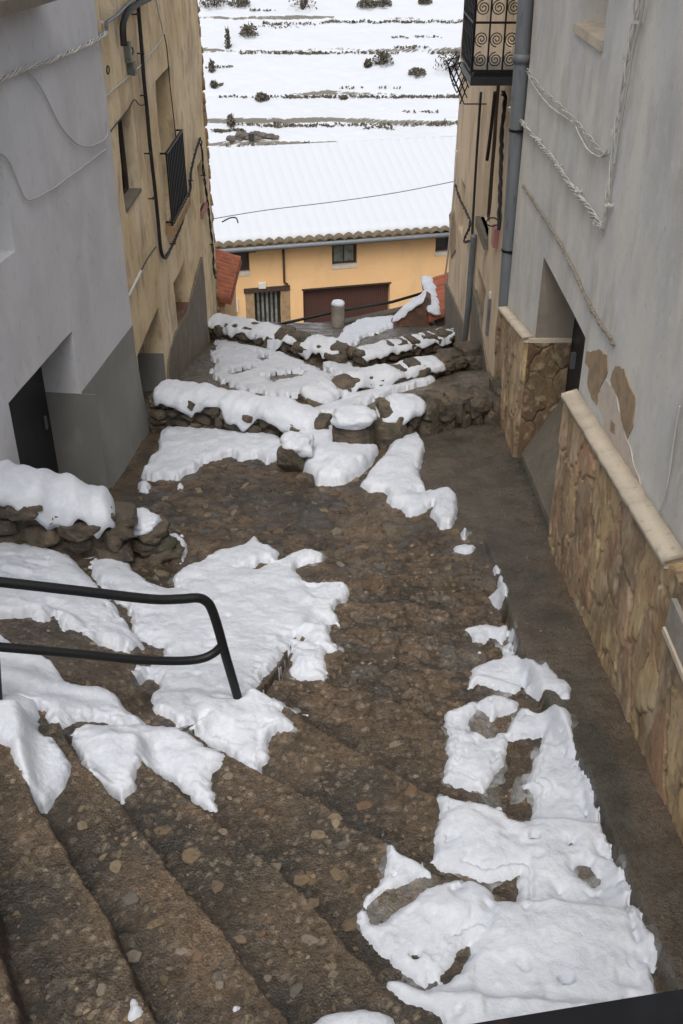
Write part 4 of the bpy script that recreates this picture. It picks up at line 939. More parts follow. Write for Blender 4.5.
# drainpipe
dp = empty('drainpipe', (1.74, 10.7, Dz(4.9)), 'thick grey painted drainpipe at the corner of the right houses', 'drainpipe')
pth = [on_y(523, 43, 10.72), on_y(500, 385, 10.72)]; x0 = pth[0][0]; x1 = pth[1][0]
zt = TOP; slope = (x1-x0)/(pth[1][2]-pth[0][2]); xt = x0+slope*(zt-pth[0][2])
mb = MB(); mb.tube([(xt, 10.72, zt), (x0, 10.72, pth[0][2]), (x1, 10.72, pth[1][2]), (x1, 10.72, Dz(6))], .078, 20); mb.build('pipe', M['zinc'], dp, True)
for py in (58, 345): 
    mb = MB(); p = on_y(523-(py-43)*.067, py, 10.72); mb.tube([(p[0],10.72,p[2]-.04),(p[0],10.72,p[2]+.04)], .092, 20)
    mb.build('collar', M['zinc'], dp, True)
for py in (130, 250): 
    mb = MB(); p = on_y(523-(py-43)*.067, py, 10.72); mb.box((p[0]-.02, 10.63, p[2]-.015), (p[0]+.1, 10.66, p[2]+.015)); mb.tube([(p[0],10.72,p[2]-.012),(p[0],10.72,p[2]+.012)], .084, 20)
    mb.build('bracket', M['blkmetal'], dp)

# ------------------------------------------------------------------ cables
def cable(label, pl, px, rad, material, off=.03, braid=0, name='cable', clips=(), group='cables clipped to the facades', wob=.006, sag=True):
    pts = [Vector(pl.hit(*p, off)) for p in px]; P = smoothpath(pts, 9)
    root = empty(name, tuple(P[0]), label, 'cable', group)
    if braid:
        # resample then twist strands
        ds = [0]
        for a, b2 in zip(P[:-1], P[1:]): ds.append(ds[-1]+(b2-a).length)
        n = int(ds[-1]/.018)+2; Q = []
        for q in np.linspace(0, ds[-1], n):
            k = min(int(np.searchsorted(ds, q, 'right'))-1, len(P)-2); Q.append((P[k].lerp(P[k+1], (q-ds[k])/max(ds[k+1]-ds[k], 1e-9)), q))
        mb = MB(); nn = Vector((pl.n[0], pl.n[1], 0)); 
        for s in range(braid):
            V = []
            for i, (p, q) in enumerate(Q):
                d = (Q[min(i+1,n-1)][0]-Q[max(i-1,0)][0]).normalized(); side = d.cross(nn).normalized()
                a = q*2*math.pi/.42+1.5*mnoise.noise(Vector((q*2.5, s*3, 0)))+s*2*math.pi/braid; am = rad*(1.15 if material != 'blkcable' else .8)*(1+1.0*mnoise.noise(Vector((q*5, s, 0))))
                V.append(p+side*math.cos(a)*am+nn*(math.sin(a)*am))
            mb.tube(V, rad*(.5 if material != 'blkcable' else .75), 6, mi=0 if s % 3 else 1)
        mb.build('strands', [M[material], M['palecable'] if material != 'blkcable' else M['blkcable']], root, True)
    else:
        mb = MB(); mb.tube([p+Vector((0,0,wob*mnoise.noise(p*4))) for p in P], rad, 8); mb.build('strand', M[material], root, True)
    if clips:
        for (cx, cy) in clips:
            mb = MB(); p = Vector(pl.hit(cx, cy, off)); t = Vector((pl.t[0], pl.t[1], 0)); mb.bar(p-t*.03-Vector((pl.n[0],pl.n[1],0))*off, p-t*.03+Vector((pl.n[0],pl.n[1],0))*.03, .014); mb.bar(p-t*.05, p+t*.07, .012)
            mb.build('clip', M['greycable' if material != 'blkcable' else 'blkcable'], root)
    return root
# right grey wall
cable('twisted pale cable slanting across the right grey wall', GR, [(509,108),(522,123),(540,145),(555,162),(572,188),(590,210),(601,227)], .0125, 'greycable', .03, 4, clips=[(524,124),(538,139),(558,164),(578,190),(596,222)])
cable('upper loose pair of pale cables on the right grey wall', GR, [(527,70),(540,88),(556,102),(574,120),(590,138),(604,155),(609,150)], .010, 'greycable', .03, 2)
cable('thin pale cable sagging below the upper pair', GR, [(527,72),(538,92),(552,108),(572,122),(580,136),(588,150),(601,157),(609,153)], .007, 'greycable', .03)
cable('vertical bundle of pale cables near the right edge', GR, [(640,-10),(634,22),(628,58),(622,95),(616,132),(611,170),(606,205),(602,230)], .012, 'greycable', .03, 3, clips=[(636,22),(626,57),(614,133),(608,204)])
cable('second thin vertical pale cable beside the bundle', GR, [(646,-10),(640,22),(632,58),(626,95),(619,132),(614,165)], .008, 'palecable', .03)
cable('thin faded cable rising from the stone cap at the far right', GR, [(660,512),(668,480),(674,440),(680,405)], .006, 'palecable', .02)
# left grey wall
cable('twisted grey cable running across the top of the left grey wall', GL, [(-30,95),(0,80),(22,69),(45,62),(70,52),(92,42),(106,33)], .013, 'greycable', .04, 4, clips=[(60,56),(84,46)])
cable('thin grey cable drooping in a loop on the left grey wall', GL, [(24,69),(35,79),(46,98),(58,122),(70,138),(82,146),(95,145),(107,136),(106,122)], .0065, 'palecable', .02)
cable('thin pale cable hooked along the lower part of the left grey wall', GL, [(-10,152),(3,155),(12,168),(20,188),(28,200),(45,193),(65,180),(85,165),(107,148)], .0065, 'palecable', .02)
# ochre wall
cable('thick black cable dropping down the ochre wall to a hook', YL, [(137,-8),(141,40),(144,80),(147,110),(150,145),(155,190),(158,220),(161,250),(165,258),(169,252)], .022, 'blkcable', .05, clips=[(136,14),(142,53),(145,95),(149,153),(153,198)])
cable('black cable bundle rising from the hook past the balcony', YL, [(165,258),(172,246),(180,228),(186,208),(190,190),(191,172),(196,150),(200,138)], .013, 'blkcable', .05, 3, clips=[(174,243),(186,208),(191,180)])
cable('black cable falling from the bracket toward the tiled canopy', YL, [(200,138),(202,150),(204,175),(208,205),(212,240),(214,270),(216,278)], .014, 'blkcable', .05, 2, clips=[(204,175),(208,208),(212,244)])
cable('thin dark cable tracing from the window up the ochre wall', YL, [(107,136),(118,122),(128,110),(134,100),(140,105),(146,104)], .007, 'blkcable', .03)
cable('thin faded cable crossing the upper ochre wall', YL, [(104,98),(120,84),(140,66),(155,48),(163,35),(159,15),(155,-5)], .009, 'palecable', .03)
cable('thin dark cord running down beside the balcony window', YL, [(164,34),(167,50),(170,85),(174,120),(177,150)], .007, 'blkcable', .03)
cable('grey cable bending round the corner at the top of the ochre wall', YL, [(97,34),(106,32),(107,22),(116,16),(124,8),(134,-2)], .018, 'zinc', .05, clips=[(101,22),(113,9)])
cable('white conduit stub low on the ochre wall', YL, [(125,302),(133,287),(141,271)], .016, 'white', .04)
cable('dark wire joining the white conduit to the hook', YL, [(141,271),(148,258),(156,247)], .008, 'blkcable', .04)
# beige wall
cable('black vertical cable down the middle of the beige house', YR, [(481,92),(477,150),(474,200),(472,240)], .018, 'blkcable', .05)
cable('second black vertical cable beside the beige window', YR, [(495,92),(491,130),(487,160)], .022, 'blkcable', .06)
cable('third black bundle under the balcony beside the drainpipe', YR, [(503,92),(505,105),(502,130),(501,160),(499,230)], .018, 'blkcable', .06, 3)
cable('black angled cable bracket on the far beige wall', YR, [(455,185),(460,200),(466,212),(470,225),(464,241),(471,241)], .014, 'blkcable', .05, 2)
cable('beige pipe at the far corner of the beige house', YR, [(457,150),(454,190),(450,235),(447,262),(445,276)], .016, 'greycable', .06)
cable('dark drain hose running down to the far ground', YR, [(474,235),(471,270),(468,310),(463,350)], .045, 'zinc', .06)
# boxes and curved pipe on ochre wall
jb = empty('junction_box', YL.P(1.2, Dz(2), .05), 'small grey junction boxes with loose wire on the ochre wall', 'junction box')
mb = MB(); a = YL.uz(127, 68); mb.pbox(YL, a[0]-.05, a[0]+.06, a[1]-.07, a[1]+.06, 0, .09); mb.build('box', M['greybox'], jb)
mb = MB(); a = YL.uz(123, 50); mb.pbox(YL, a[0]-.04, a[0]+.05, a[1]-.12, a[1]+.08, 0, .08); mb.build('box', M['greybox'], jb)
for (cx, cy) in ((132, 51), (108, 70)):
    mb = MB(); c = Vector(YL.hit(cx, cy, .06)); mb.tube([c+Vector((0, .06*math.cos(t), .03*math.sin(t)*1.2)) for t in np.linspace(0, 6.2, 14)], .007, 6)
    mb.build('wire_loop', M['blkcable'], jb)
cable('black curved conduit arching off the ochre wall', YL, [(124,46),(123,25),(128,12),(138,4),(152,-3)], .035, 'blkcable', .08, name='conduit')
# pink box + meter handle on beige wall
pb = empty('wall_lamp_box', YR.P(1, Dz(4), .05), 'faded pink box with a wire hoop on the beige wall', 'box')
mb = MB(); a = YR.uz(499, 228); mb.pbox(YR, a[0]-.1, a[0]+.1, a[1]-.22, a[1]+.02, .0, .07); mb.build('box', M['pink'], pb)
mb = MB(); c = Vector(YR.hit(494, 222, .1)); mb.tube([c+Vector((.07*math.cos(t)-.02, 0, .05*math.sin(t))) for t in np.linspace(0, 5.6, 14)], .009, 6); mb.build('hoop', M['blkcable'], pb)
mh_ = empty('metal_strip', YR.P(1, Dz(5), .05), 'slim vertical grey metal plate on the beige wall', 'metal plate')
mb = MB(); a = YR.uz(491, 298); c = YR.uz(489, 338); mb.pbox(YR, a[0]-.04, a[0]+.04, c[1], a[1], .0, .035); mb.build('plate', M['zinc'], mh_)
mb = MB(); mb.pbox(YR, a[0]-.03, a[0]+.03, a[1], a[1]+.08, .0, .03); mb.build('top_plate', M['white'], mh_)

# ------------------------------------------------------------------ near handrail on the left
RP = VP((-1.83, 4.12), (-.63, 4.56), 1)
hr = empty('handrail', RP.P(RP.L, Dz(4.25), 0), 'black bent tube handrail with two rails on the left of the steps', 'handrail')
H = lambda pts: [tuple(RP.hit(*p)) for p in pts]
top = H([(-150,566),(-60,576),(0,582),(80,591),(150,599),(180,599),(198,598),(207,602),(212,610),(218,628),(226,657),(235,688),(240,706)])
mb = MB(); mb.tube(smoothpath(top, 6), .027, 16); mb.build('top_rail', M['blkmetal'], hr, True)
low = H([(-150,634),(-60,642),(0,647),(80,654),(130,659),(175,661),(200,659),(214,653),(222,645)])
mb = MB(); mb.tube(smoothpath(low, 6), .025, 16); mb.build('lower_rail', M['blkmetal'], hr, True)
p = RP.hit(0, 712); t_ = RP.hit(-10, 584)
mb = MB(); mb.tube([(p[0]-.02, p[1], p[2]-.1), (t_[0], t_[1], t_[2])], .025, 14); mb.build('post', M['blkmetal'], hr, True)
# rail right in front of the camera
nr = empty('terrace_railing', (0, .42, Dz(1.68)), 'chipped black rail at the bottom right edge of the photo', 'railing')
a = Vector(on_d(470, 1024, .66)); c = Vector(on_d(683, 989, .66)); d = (c-a); d.normalize(); q = Vector((-d.y, d.x, 0)).normalized()
mb = MB(); s0 = a-d*1.3-q*.022; s1 = a+d*1.6-q*.022; mb.bar(s0-Vector((0,0,.012)), s1-Vector((0,0,.012)), .044, .024); mb.build('top_rail', M['peelrail'], nr)
for s in (-1.2, 1.5): mb = MB(); pp = a+d*s-q*.022; mb.bar(pp-Vector((0,0,.025)), (pp.x, pp.y, Dz(1.75)), .03); mb.build('post', M['peelrail'], nr)

# ------------------------------------------------------------------ far parapet, post, rail
pr = empty('parapet', (0, 19.1, Dz(7.6)), 'low concrete parapet carrying a black rail and a stubby snow topped pillar', 'parapet')
mb = MB(); pa = [on_y(250,338,18.9), on_y(290,330,19.0), on_y(340,322,19.1), on_y(400,309,19.4), on_y(420,303,19.5)]
V = []
for p in pa: V += [(p[0], p[1]-.1, p[2]-.9), (p[0], p[1]+.12, p[2]-.9), (p[0], p[1]+.12, p[2]), (p[0], p[1]-.1, p[2])]
mb.add(V, [(i*4+k, i*4+(k+1) % 4, (i+1)*4+(k+1) % 4, (i+1)*4+k) for i in range(4) for k in range(4)]+[(0,1,2,3),(19,18,17,16)]); mb.build('wall', M['stone'], pr)
mb = MB(); p = on_y(338, 305, 18.85); mb.tube([(p[0],18.85,p[2]-.75),(p[0],18.85,p[2])], .125, 16); mb.build('pillar', M['conc'], pr)
mb = MB(); blob(mb, (p[0],18.85,p[2]+.03), .13, 4, squash=(1,1,.5), nn=10, amp=.1, boxy=.2); mb.build('snow_cap', M['snow'], pr, True)
mb = MB(); mb.tube([on_y(255,330,18.75), on_y(290,322,18.8), on_y(338,311,18.95), on_y(392,302,19.2), on_y(440,288,19.5)], .028, 10); mb.build('rail', M['blkmetal'], pr, True)

# tiled canopies past the facade ends
def tileroof(label, x0, z0, x1, z1, ya, yb, n, name='tiled_canopy', snowx=None):
    rt = empty(name, ((x0+x1)/2, (ya+yb)/2, min(z0, z1)), label, 'tiled roof'); mb = MB()
    for k in range(n):
        yc = ya+(yb-ya)*(k+.5)/n; R = (yb-ya)/n*.43; V = []; m = 8
        for s in range(6):
            t = s/5; x = x0+(x1-x0)*t; z = z0+(z1-z0)*t
            for j in range(m+1):
                an = math.pi*j/m; V.append((x, yc+R*math.cos(an)*(1-.05*(s % 2)), z+R*1.15*math.sin(an)+.012*(s % 2)))
        F = [(s*(m+1)+j, s*(m+1)+j+1, (s+1)*(m+1)+j+1, (s+1)*(m+1)+j) for s in range(5) for j in range(m)]
        mb.add(V, F)
    mb.add([(x0,ya,z0-.06),(x1,ya,z1-.06),(x1,yb,z1-.06),(x0,yb,z0-.06),(x0,ya,z0+.01),(x1,ya,z1+.01),(x1,yb,z1+.01),(x0,yb,z0+.01)], [(0,3,2,1),(4,5,6,7),(0,1,5,4),(1,2,6,5),(2,3,7,6),(3,0,4,7)])
    mb.build('tiles', M['tile'], rt)
    if snowx:
        xa, xb_ = snowx; f = lambda x: z0+(z1-z0)*(x-x0)/(x1-x0); m2 = MB()
        for k in range(5): yy = ya+(yb-ya)*(k+.5)/5; blob(m2, ((xa+xb_)/2+.02*math.sin(k*3), yy, f((xa+xb_)/2)+.09), 1, k*3.3, squash=(.13, (yb-ya)/8, .065), amp=.25, boxy=.5, nn=8)
        m2.build('snow_cover', M['snow'], rt, True)
    return rt
t1 = tileroof('steep red tiled lean-to roof at the end of the ochre house', -2.9, Dz(6.3), -1.98, Dz(6.6), 17.6, 19.9, 11)
mb = MB(); mb.box((-5, 17.75, Dz(9.5)), (-2.12, 19.8, Dz(6.75))); mb.build('wall', M['cream'], t1)
t2 = tileroof('red tiled lean-to roof half covered in snow at the end of the beige house', 2.3, Dz(6.85), 1.62, Dz(7.1), 18.05, 19.9, 9, snowx=(1.60, 1.84))
mb = MB(); mb.box((1.78, 18.15, Dz(9.5)), (5, 20.4, Dz(7.2))); mb.build('wall', M['brick'], t2)
bw = empty('brick_wedge_wall', (1.3, 19, Dz(7.5)), 'sloping reddish brick wedge wall topped by a strip of snow', 'brick wall')
mb = MB(); yA, yB = 18.3, 19.9
pts = [on_y(391,325,18.3), on_y(427,297,18.3), on_y(431,300,18.3), on_y(431,345,18.3), on_y(391,345,18.3)]
V = [(p[0], 18.3, p[2]) for p in pts]+[(p[0]+.02, 18.62, p[2]) for p in pts]
mb.add(V, [(0,4,3,2,1),(5,6,7,8,9)]+[(i, (i+1) % 5, 5+(i+1) % 5, 5+i) for i in range(5)]); mb.build('bricks', M['brick'], bw)
snowcap([(pts[0][0]+.03, 18.46, pts[0][2]+.02), ((pts[0][0]+pts[1][0])/2, 18.46, (pts[0][2]+pts[1][2])/2+.02), (pts[1][0], 18.46, pts[1][2]+.02)], .34, .06, 9, bw, .10)

# span wire across the gap
sw = MB(); P = [on_y(196, 222, 17.6), on_y(260, 211, 17.7), on_y(340, 201, 17.8), on_y(400, 192, 17.9), on_y(456, 181, 18.0)]
sw.tube(smoothpath(P, 5), .007, 6); o = sw.build('overhead_wire', M['zinc'], None, True); tag(o, 'thin wire strung across the alley in front of the snowy roof', 'wire')
lb = MB(); lb.tube(smoothpath([on_y(222,222,18.2), on_y(230,218,18.2), on_y(236,218,18.2), on_y(238,223,18.2)], 5), .012, 6); o = lb.build('wire_hook', M['blkcable'], None, True); tag(o, 'small curved black wire hook at the end of the ochre house', 'hook')

# ------------------------------------------------------------------ orange house in the valley
OH = VP((-4.7, 43.7), (4.7, 45.9), -1)
if OH.n[1] > 0: OH.n = -OH.n
oh = empty('orange_house', (0, 44.8, Dz(18.5)), 'long orange house in the valley with a maroon garage door under a snowy roof', 'house')
ze = Z0-13.75
def R4(x0, y0, x1, y1): return rect_uz(OH, x0, y0, x1, y1)
hc = R4(346,245,370-13,264); hlft = R4(222,254,250,272); hrt = R4(436,236,460,251)
gq = OH.uz(303, 291); gq2 = OH.uz(390, 283); hga = (gq[0], gq2[0], Dz(19), (gq[1]+gq2[1])/2)
dq = OH.uz(254, 293); dq2 = OH.uz(281, 290); hdd = (dq[0], dq2[0], Dz(19), (dq[1]+dq2[1])/2)
cq = OH.uz(332, 245); cq2 = OH.uz(357, 263); hc = (cq[0], cq2[0], cq2[1]-.05, cq[1])
facade('wall', OH, -12, OH.L+12, Dz(19.5), ze, [hc, hlft, hrt, hga, hdd], .5, M['cream'], oh, amp=.02, step=.6)
for h in (hc, hlft, hrt):
    w = window(OH, h, oh, .22, glass='pane_grey' if h is hc else 'glass', fr=.12)
    mb = MB(); mb.pbox(OH, h[0]-.3, h[1]+.3, h[3]-.02, h[3]+.22, -.1, .05); mb.build('lintel', M['darkwood'], w)
    mb = MB(); mb.pbox(OH, h[0]-.02, h[1]+.02, h[2]-.14, h[2]+.02, -.2, .03); mb.build('sill', M['reveal'], w)
mb = MB(); n = 44
for k in range(n):
    u = hga[0]+(hga[1]-hga[0])*k/n; w_ = (hga[1]-hga[0])/n; mb.pbox(OH, u, u+w_*.72, hga[2], hga[3], -.3, -.22)
mb.pbox(OH, hga[0], hga[1], hga[2], hga[3], -.34, -.28); ga = mb.build('garage_door', M['garage'], oh)
mb = MB(); mb.pbox(OH, hga[0]-.06, hga[1]+.06, hga[3]-.001, hga[3]+.07, -.2, .02); mb.build('lintel', M['darkwood'], ga)
mb = MB(); mb.pbox(OH, hdd[0], hdd[1], hdd[2], hdd[3], -.36, -.3); do = mb.build('door', M['door'], oh)
mb = MB()
for k in range(1, 6): u = hdd[0]+(hdd[1]-hdd[0])*k/6; mb.pbox(OH, u-.05, u+.05, hdd[2], hdd[3]-.1, -.3, -.26)
mb.build('glazing_bars', M['pane_grey'], do)
mb = MB(); mb.pbox(OH, hdd[0]-.45, hdd[1]+.4, hdd[3], hdd[3]+.22, -.1, .06); mb.build('lintel', M['darkwood'], do)
mb = MB(); mb.pbox(OH, hdd[1]+.003, hdd[1]+.4, hdd[2], hdd[3]-.003, -.2, .02); mb.pbox(OH, hdd[0]-.4, hdd[0]-.003, hdd[2], hdd[3]-.003, -.2, .02); mb.build('stone_jambs', M['stonejamb'], do)
mb = MB(); a = OH.uz(283, 247); c = OH.uz(283, 284); mb.tube([OH.P(a[0], a[1], .08), OH.P(a[0], c[1]+.1, .08), OH.P(a[0]+.15, c[1], .1)], .05, 8); mb.build('downpipe', M['darkwood'], oh, True)
mb = MB(); mb.tube([OH.P(-12, ze-.12, .55), OH.P(OH.L+12, ze-.12, .55)], .11, 10); mb.build('gutter', M['zinc'], oh, True)
mb = MB(); a = OH.uz(233, 305); mb.pbox(OH, a[0]-.2, a[0]+.2, a[1]-.3, a[1]+.3, -.02, .1); mb.build('meter_box', M['white'], oh)
mb = MB(); a = OH.uz(263, 289); mb.pbox(OH, a[0]-.2, a[0]+.12, a[1]+.05, a[1]+.3, .0, .1); mb.build('house_lamp', M['white'], oh)
# roof with canal tiles and snow on it
RL = 6.5; rise = 2.25; nT = 78; u0, u1 = -12.3, OH.L+12.3
nu = nT*8+1; us = np.linspace(u0, u1, nu); ph = (us-u0)/(u1-u0)*nT*2*np.pi
wave = .085*np.abs(np.sin(ph/2))**.8
def roofgrid(name, t0, t1, dz, nt, amp, material, parent, extra=None):
    V = []
    for t in np.linspace(t0, t1, nt):
        for i, u in enumerate(us):
            p = OH.P(u, ze+.06+rise*t+wave[i]*amp+dz+(extra(u, t) if extra else 0), .6-t*(RL+.6)); V.append(p)
    V2 = [(p[0], p[1], p[2]-.09) for p in V[:nu]]
    q = quads(nt, nu); n0 = len(V)
    front = np.array([(i, n0+i, n0+i+1, i+1) for i in range(nu-1)])
    return gridmesh(name, np.array(V+V2), np.concatenate([q, front]), material, parent, smooth=False)
rf = roofgrid('roof', 0, 1, 0, 12, 1.6, M['tile_old'], oh)
roofgrid('snow_cover', .03, 1.0, .21, 30, .3, M['snow_far'], rf, lambda u, t: .03*mnoise.noise(Vector((u*.8, t*9, 0)))-.10*(t < .04))
mb = MB(); p0, p1 = OH.P(u0, ze+rise+.12, .6-(RL+.6)), OH.P(u1, ze+rise+.12, .6-(RL+.6)); mb.tube([p0, p1], .17, 10); mb.build('ridge', M['snow_far'], rf, True)
mb = MB()
pA, pB = OH.P(u0, Dz(19.5), -RL), OH.P(u1, Dz(19.5), -RL)
mb.pbox(OH, u0+.3, u1-.3, Dz(19.5), ze+rise-.1, -RL-.2, -RL); mb.build('back_wall', M['cream'], oh)

# ------------------------------------------------------------------ the terraced hillside
tl = [76.5, 80.4, 83.2, 87.0, 93.4, 98.6, 104.5, 111, 118, 126, 135, 145, 156]
def hill(X, Y):
    Yw = Y+.55*np.sin(X*.11)+.5*fbm(X*.09, Y*.02, 5, 3)*2
    z = np.where(Yw < 76.5, Dz(19.6)+(np.clip(Yw-60, 0, 99))*.03, 0)
    k = np.searchsorted(tl, Yw.ravel()).reshape(Yw.shape)          # terrace index
    base = Dz(18-(Yw-80)*.36)
    lo = np.array([60]+tl+[260.])[k]; hi = np.array([60]+tl+[260.])[np.minimum(k+1, len(tl)+1)]
    t = (Yw-lo)/(hi-lo)
    zl = Dz(18-(lo-80)*.36); zh = Dz(18-(hi-80)*.36)
    rh = np.clip((.20+.26*fbm(X*.16+3*k, Y*0, k*7., 3))/((hi-lo)*.36), .0, .5); ri = np.where(k > 0, sstep(0, .035, t)*rh+t*(1-rh), t)
    z = np.where(k > 0, zl+(zh-zl)*ri, Dz(19.8)+(Dz(18-(76.5-80)*.36)-Dz(19.8))*np.clip((Yw-60)/16.5, 0, 1))
    z = np.where(Yw > 160, Dz(18-80*.36)+(Yw-160)*.42, z)
    return z+.16*fbm(X*.35, Y*.35, 9, 4)+.06*fbm(X*1.7, Y*1.7, 2, 3)
hy = np.concatenate([np.arange(54, 76, 1.), np.arange(76, 103, .06), np.arange(103, 112, .2), np.arange(112, 300, 2.)]); hx = np.concatenate([np.arange(-140, -18, 3.), np.arange(-18, 18, .2), np.arange(18, 141, 3.)])
HX, HY = np.meshgrid(hx, hy); HZ = hill(HX, HY)
m, nt, bs = newmat('snowy_terraces'); N = nt.nodes.new; L = nt.links.new
geo = N('ShaderNodeNewGeometry'); sep = N('ShaderNodeSeparateXYZ'); L(geo.outputs['True Normal'], sep.inputs[0])
tc = N('ShaderNodeTexCoord'); n1 = N('ShaderNodeTexNoise'); n1.inputs['Scale'].default_value = .22; n1.inputs['Detail'].default_value = 5; L(tc.outputs['Object'], n1.inputs['Vector'])
n2 = N('ShaderNodeTexNoise'); n2.inputs['Scale'].default_value = 2.2; n2.inputs['Detail'].default_value = 8; n2.inputs['Roughness'].default_value = .7; L(tc.outputs['Object'], n2.inputs['Vector'])
ma = N('ShaderNodeMath'); ma.operation = 'MULTIPLY_ADD'; ma.inputs[1].default_value = 1.1; L(n1.outputs['Fac'], ma.inputs[0])
ms = N('ShaderNodeMath'); ms.operation = 'MULTIPLY'; ms.inputs[1].default_value = .9; L(n2.outputs['Fac'], ms.inputs[0]); L(ms.outputs[0], ma.inputs[2])
mb_ = N('ShaderNodeMath'); mb_.operation = 'SUBTRACT'; L(ma.outputs[0], mb_.inputs[0]); L(sep.outputs['Z'], mb_.inputs[1])
mr = N('ShaderNodeMapRange'); mr.inputs[1].default_value = .42; mr.inputs[2].default_value = .50; L(mb_.outputs[0], mr.inputs[0])
mx = N('ShaderNodeMix'); mx.data_type = 'RGBA'; mx.inputs[6].default_value = (.50,.525,.56,1); mx.inputs[7].default_value = (.15,.14,.12,1); L(mr.outputs[0], mx.inputs[0]); L(mx.outputs[2], bs.inputs['Base Color']); bs.inputs['Roughness'].default_value = .85
o = gridmesh('hillside', np.stack([HX, HY, HZ], -1).reshape(-1, 3), quads(*HX.shape), m); tag(o, 'snow covered terraced hillside', None, None, 'structure')
# ground sheet to the horizon
mb = MB(); mb.add([(-900,-300,Dz(30)),(900,-300,Dz(30)),(900,1500,Dz(30)),(-900,1500,Dz(30))], [(0,1,2,3)]); o = mb.build('valley_ground', M['snow_far']); tag(o, 'distant valley ground', None, None, 'structure')
# shrubs: twiggy clumps
def hz_(x, y): return float(hill(np.array([[x]]), np.array([[y]]))[0, 0])
def hillhit(px, py):
    x, y, z = ray(px, py); k = np.linspace(70, 150, 1600)/y; X, Y, Z = x*k, y*k, Z0+z*k; g_ = hill(X[None], Y[None])[0]
    w = np.where(Z < g_)[0]; i = w[0] if len(w) else -1; return X[i], Y[i], g_[i]
def shrub(px, py, wpx, hpx, label, bare=False):
    X, Y, Z = hillhit(px, py); W = wpx*Y/1130.; Hh = hpx*Y/1130.; rnd = random.Random(int(px*7+py))
    rt = empty('shrub', (X, Y, Z), label, 'shrub', 'dark shrubs on the snowy terraces')
    mb = MB()
    for k in range(9 if not bare else 16):
        a = rnd.uniform(0, 6.28); e = (X+math.cos(a)*W*.42*rnd.random(), Y+math.sin(a)*W*.3, Z+Hh*rnd.uniform(.5, 1.0)); mb.tube([(X+.1*math.cos(a), Y+.1*math.sin(a), Z-.2), ((X+e[0])/2+.1, (Y+e[1])/2, (Z+e[2])/2+.1), e], [.05, .035, .012], 4)
    mb.build('stems', M['bark'], rt)
    mb = MB(); n = int(260 if not bare else 90)
    for k in range(n):
        a = rnd.uniform(0, 6.28); rr = math.sqrt(rnd.random()); zz = rnd.random()
        prof = math.sqrt(max(0, 1-(zz*1.0-.25)**2*1.3))
        c = Vector((X+math.cos(a)*rr*W*.5*prof, Y+math.sin(a)*rr*W*.45*prof, Z+zz*Hh*(.75+.25*mnoise.noise(Vector((a, px, 0)))))); s = rnd.uniform(.07, .16)
        ax = Vector((rnd.uniform(-1,1), rnd.uniform(-1,1), rnd.uniform(-1,1))).normalized(); bx = ax.orthogonal().normalized()
        mb.add([c-ax*s, c+bx*s*.6, c+ax*s, c-bx*s*.6], [(0,1,2,3)])
    mb.build('foliage', M['leaf'], rt)
for px, py, w, h, lab, ba in [(302,9,30,16,'bare spreading shrub at the top centre of the hillside',True),(249,36,20,13,'round dark shrub left of centre on the second terrace',False),(228,48,7,22,'tall thin twiggy shrub left on the hillside',True),
 (383,64,22,14,'rounded dark shrub right of centre beside a terrace bank',False),(368,67,8,9,'small shrub leaning beside the rounded dark shrub',False),(417,75,20,8,'low flat shrub below the right terrace bank',False),(455,70,46,22,'large dark shrub mass beside the balcony',False),
 (215,6,34,10,'wide dark shrub at the top left corner of the hillside',False),(240,6,22,10,'dark shrub right of the top left clump',False),(367,7,22,8,'dark low shrub at the top right of the hillside',False),(425,3,14,6,'small shrub near the top right edge',False),(212,72,8,14,'pale twiggy shrub at the left edge beside the ochre house',True),
 (262,100,16,8,'small tuft shrub on the third terrace',False),(383,6,20,9,'brown bush at the top of the hillside right',False),(344,99,8,4,'tiny tuft in the middle terrace bank',False),(231,127,10,16,'thin upright sapling by the stone hut',True),(214,88,9,8,'scrubby tuft at the left edge under the second terrace',True)]:
    shrub(px, py, w, h, lab, ba)
# grassy tufts on the terrace banks (a mass nobody could count)
mb = MB(); rnd = random.Random(77)
for (xa, xb_, py, dens) in [(262,316,24,60),(380,470,22,160),(258,300,27,20),(285,325,53,90),(430,462,53,60),(396,430,47,50),(205,232,67,40),(285,345,97,150),(350,462,97,240),(265,335,126,140),(365,395,128,40),(430,470,124,70),(212,245,131,120),(300,345,145,60),(350,368,147,30),(380,412,146,60),(430,460,147,30),(250,275,10,30),(215,222,84,30),(390,440,37,30),(340,400,88,26),(400,440,112,26),(240,300,53,70),(300,400,53,120),(320,380,22,90),(230,285,125,60),(335,450,125,120),(225,460,146,140),(220,285,97,50)]:
    for k in range(int(dens*1.3)):
        px = rnd.uniform(xa, xb_); q = on_y(px, py, 80); 
        # snap to the bank
        X, Y, Z = hillhit(px, py+1+1.6*mnoise.noise(Vector((px*.07, py, 0)))); 
        s = rnd.uniform(.05, .2); c = Vector((X+rnd.gauss(0,.1), Y+rnd.uniform(-.1,.15), Z+rnd.uniform(-.03,.16)))
        ax = Vector((rnd.uniform(-1,1), rnd.uniform(-.5,.5), rnd.uniform(.2,.8))).normalized(); bx = ax.orthogonal().normalized()
        mb.add([c-ax*s*.6, c+bx*s*.6, c+ax*s, c-bx*s*.6], [(0,1,2,3)])
o = mb.build('dry_grass', M['leaf']); tag(o, 'dry grass and scrub poking out of the terrace banks', 'grass', None, 'stuff')
X, Y, Z = hillhit(252, 139); ht = empty('stone_hut', (X, Y, Z), 'small ruined stone hut half buried on the snowy hillside', 'hut')
mb = MB(); rnd = random.Random(3)
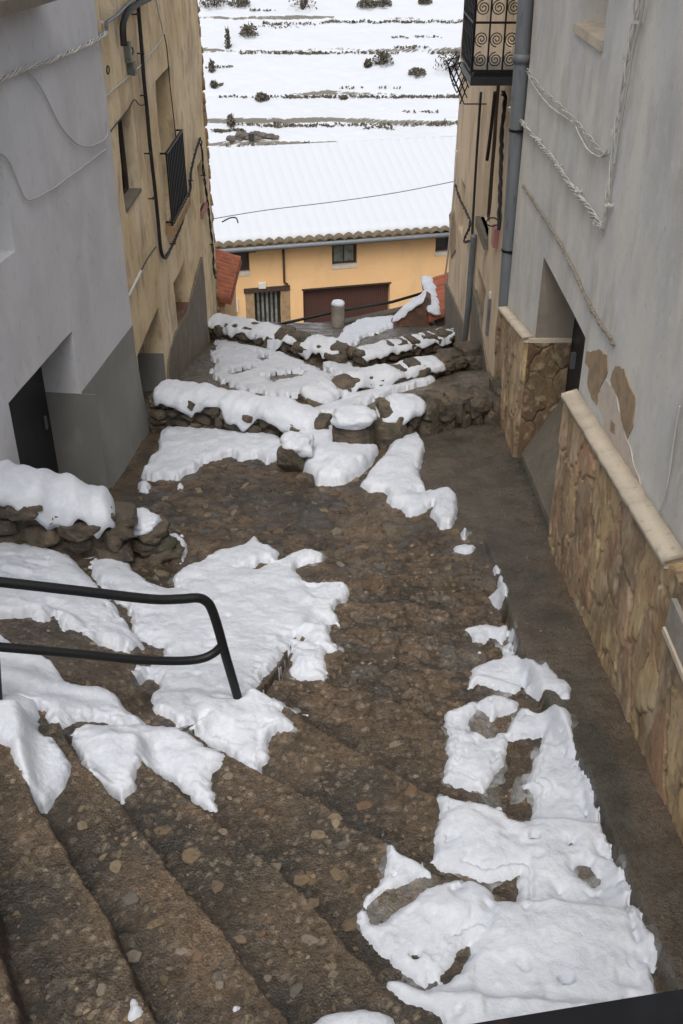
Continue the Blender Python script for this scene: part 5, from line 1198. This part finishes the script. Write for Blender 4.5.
for k in range(70):
    u = rnd.uniform(-1.7, 1.9); zz = rnd.uniform(-.4, .55*(1-abs(u)/2.2)+.02); blob(mb, (X+u, Y+rnd.uniform(-.1,.1), Z+zz), 1, k, squash=(.3,.3,.17), amp=.3, boxy=.6, nn=5)
mb.build('stones', mat('hut_stone', (.085,.075,.065), [((.15,.13,.11),2,.45,.6,.8)], .9), ht)
mb = MB(); mb.box((X-.22, Y-.5, Z), (X+.18, Y-.28, Z+.45)); mb.build('doorway', M['door'], ht)

# ------------------------------------------------------------------ air, light, camera
w = bpy.data.worlds.new('World'); SC.world = w; w.use_nodes = True; nt = w.node_tree; bg = nt.nodes['Background']
sky = nt.nodes.new('ShaderNodeTexSky'); sky.sky_type = 'NISHITA'; sky.sun_disc = False
SUN_EL, SUN_AZ = math.radians(60), math.radians(188)
sky.sun_elevation = SUN_EL; sky.sun_rotation = SUN_AZ; sky.air_density = 1.0; sky.dust_density = 6.0; sky.ozone_density = 1.0
hs = nt.nodes.new('ShaderNodeHueSaturation'); hs.inputs['Saturation'].default_value = .34
nt.links.new(sky.outputs[0], hs.inputs['Color']); nt.links.new(hs.outputs[0], bg.inputs[0]); bg.inputs[1].default_value = .15
sd = bpy.data.lights.new('sun', 'SUN'); sd.energy = .75; sd.angle = math.radians(40); sd.color = (1, .97, .93)
so = bpy.data.objects.new('sun', sd); COL.objects.link(so)
dirv = Vector((math.sin(SUN_AZ)*math.cos(SUN_EL), math.cos(SUN_AZ)*math.cos(SUN_EL), math.sin(SUN_EL)))
so.rotation_euler = dirv.to_track_quat('Z', 'Y').to_euler(); so.location = (0, 0, 30)
cd = bpy.data.cameras.new('camera'); cd.sensor_fit = 'VERTICAL'; cd.sensor_height = 36.; cd.lens = FPX/1024*36; cd.clip_start = .05; cd.clip_end = 3000
co = bpy.data.objects.new('camera', cd); COL.objects.link(co); co.location = (0, 0, Z0); co.rotation_euler = (math.pi/2-PITCH, 0, 0); SC.camera = co
SC.view_settings.view_transform = 'Standard'; SC.view_settings.look = 'None'; SC.view_settings.gamma = 1; SC.view_settings.exposure = 0.36
SC.cycles.max_bounces = 6; SC.cycles.use_denoising = True
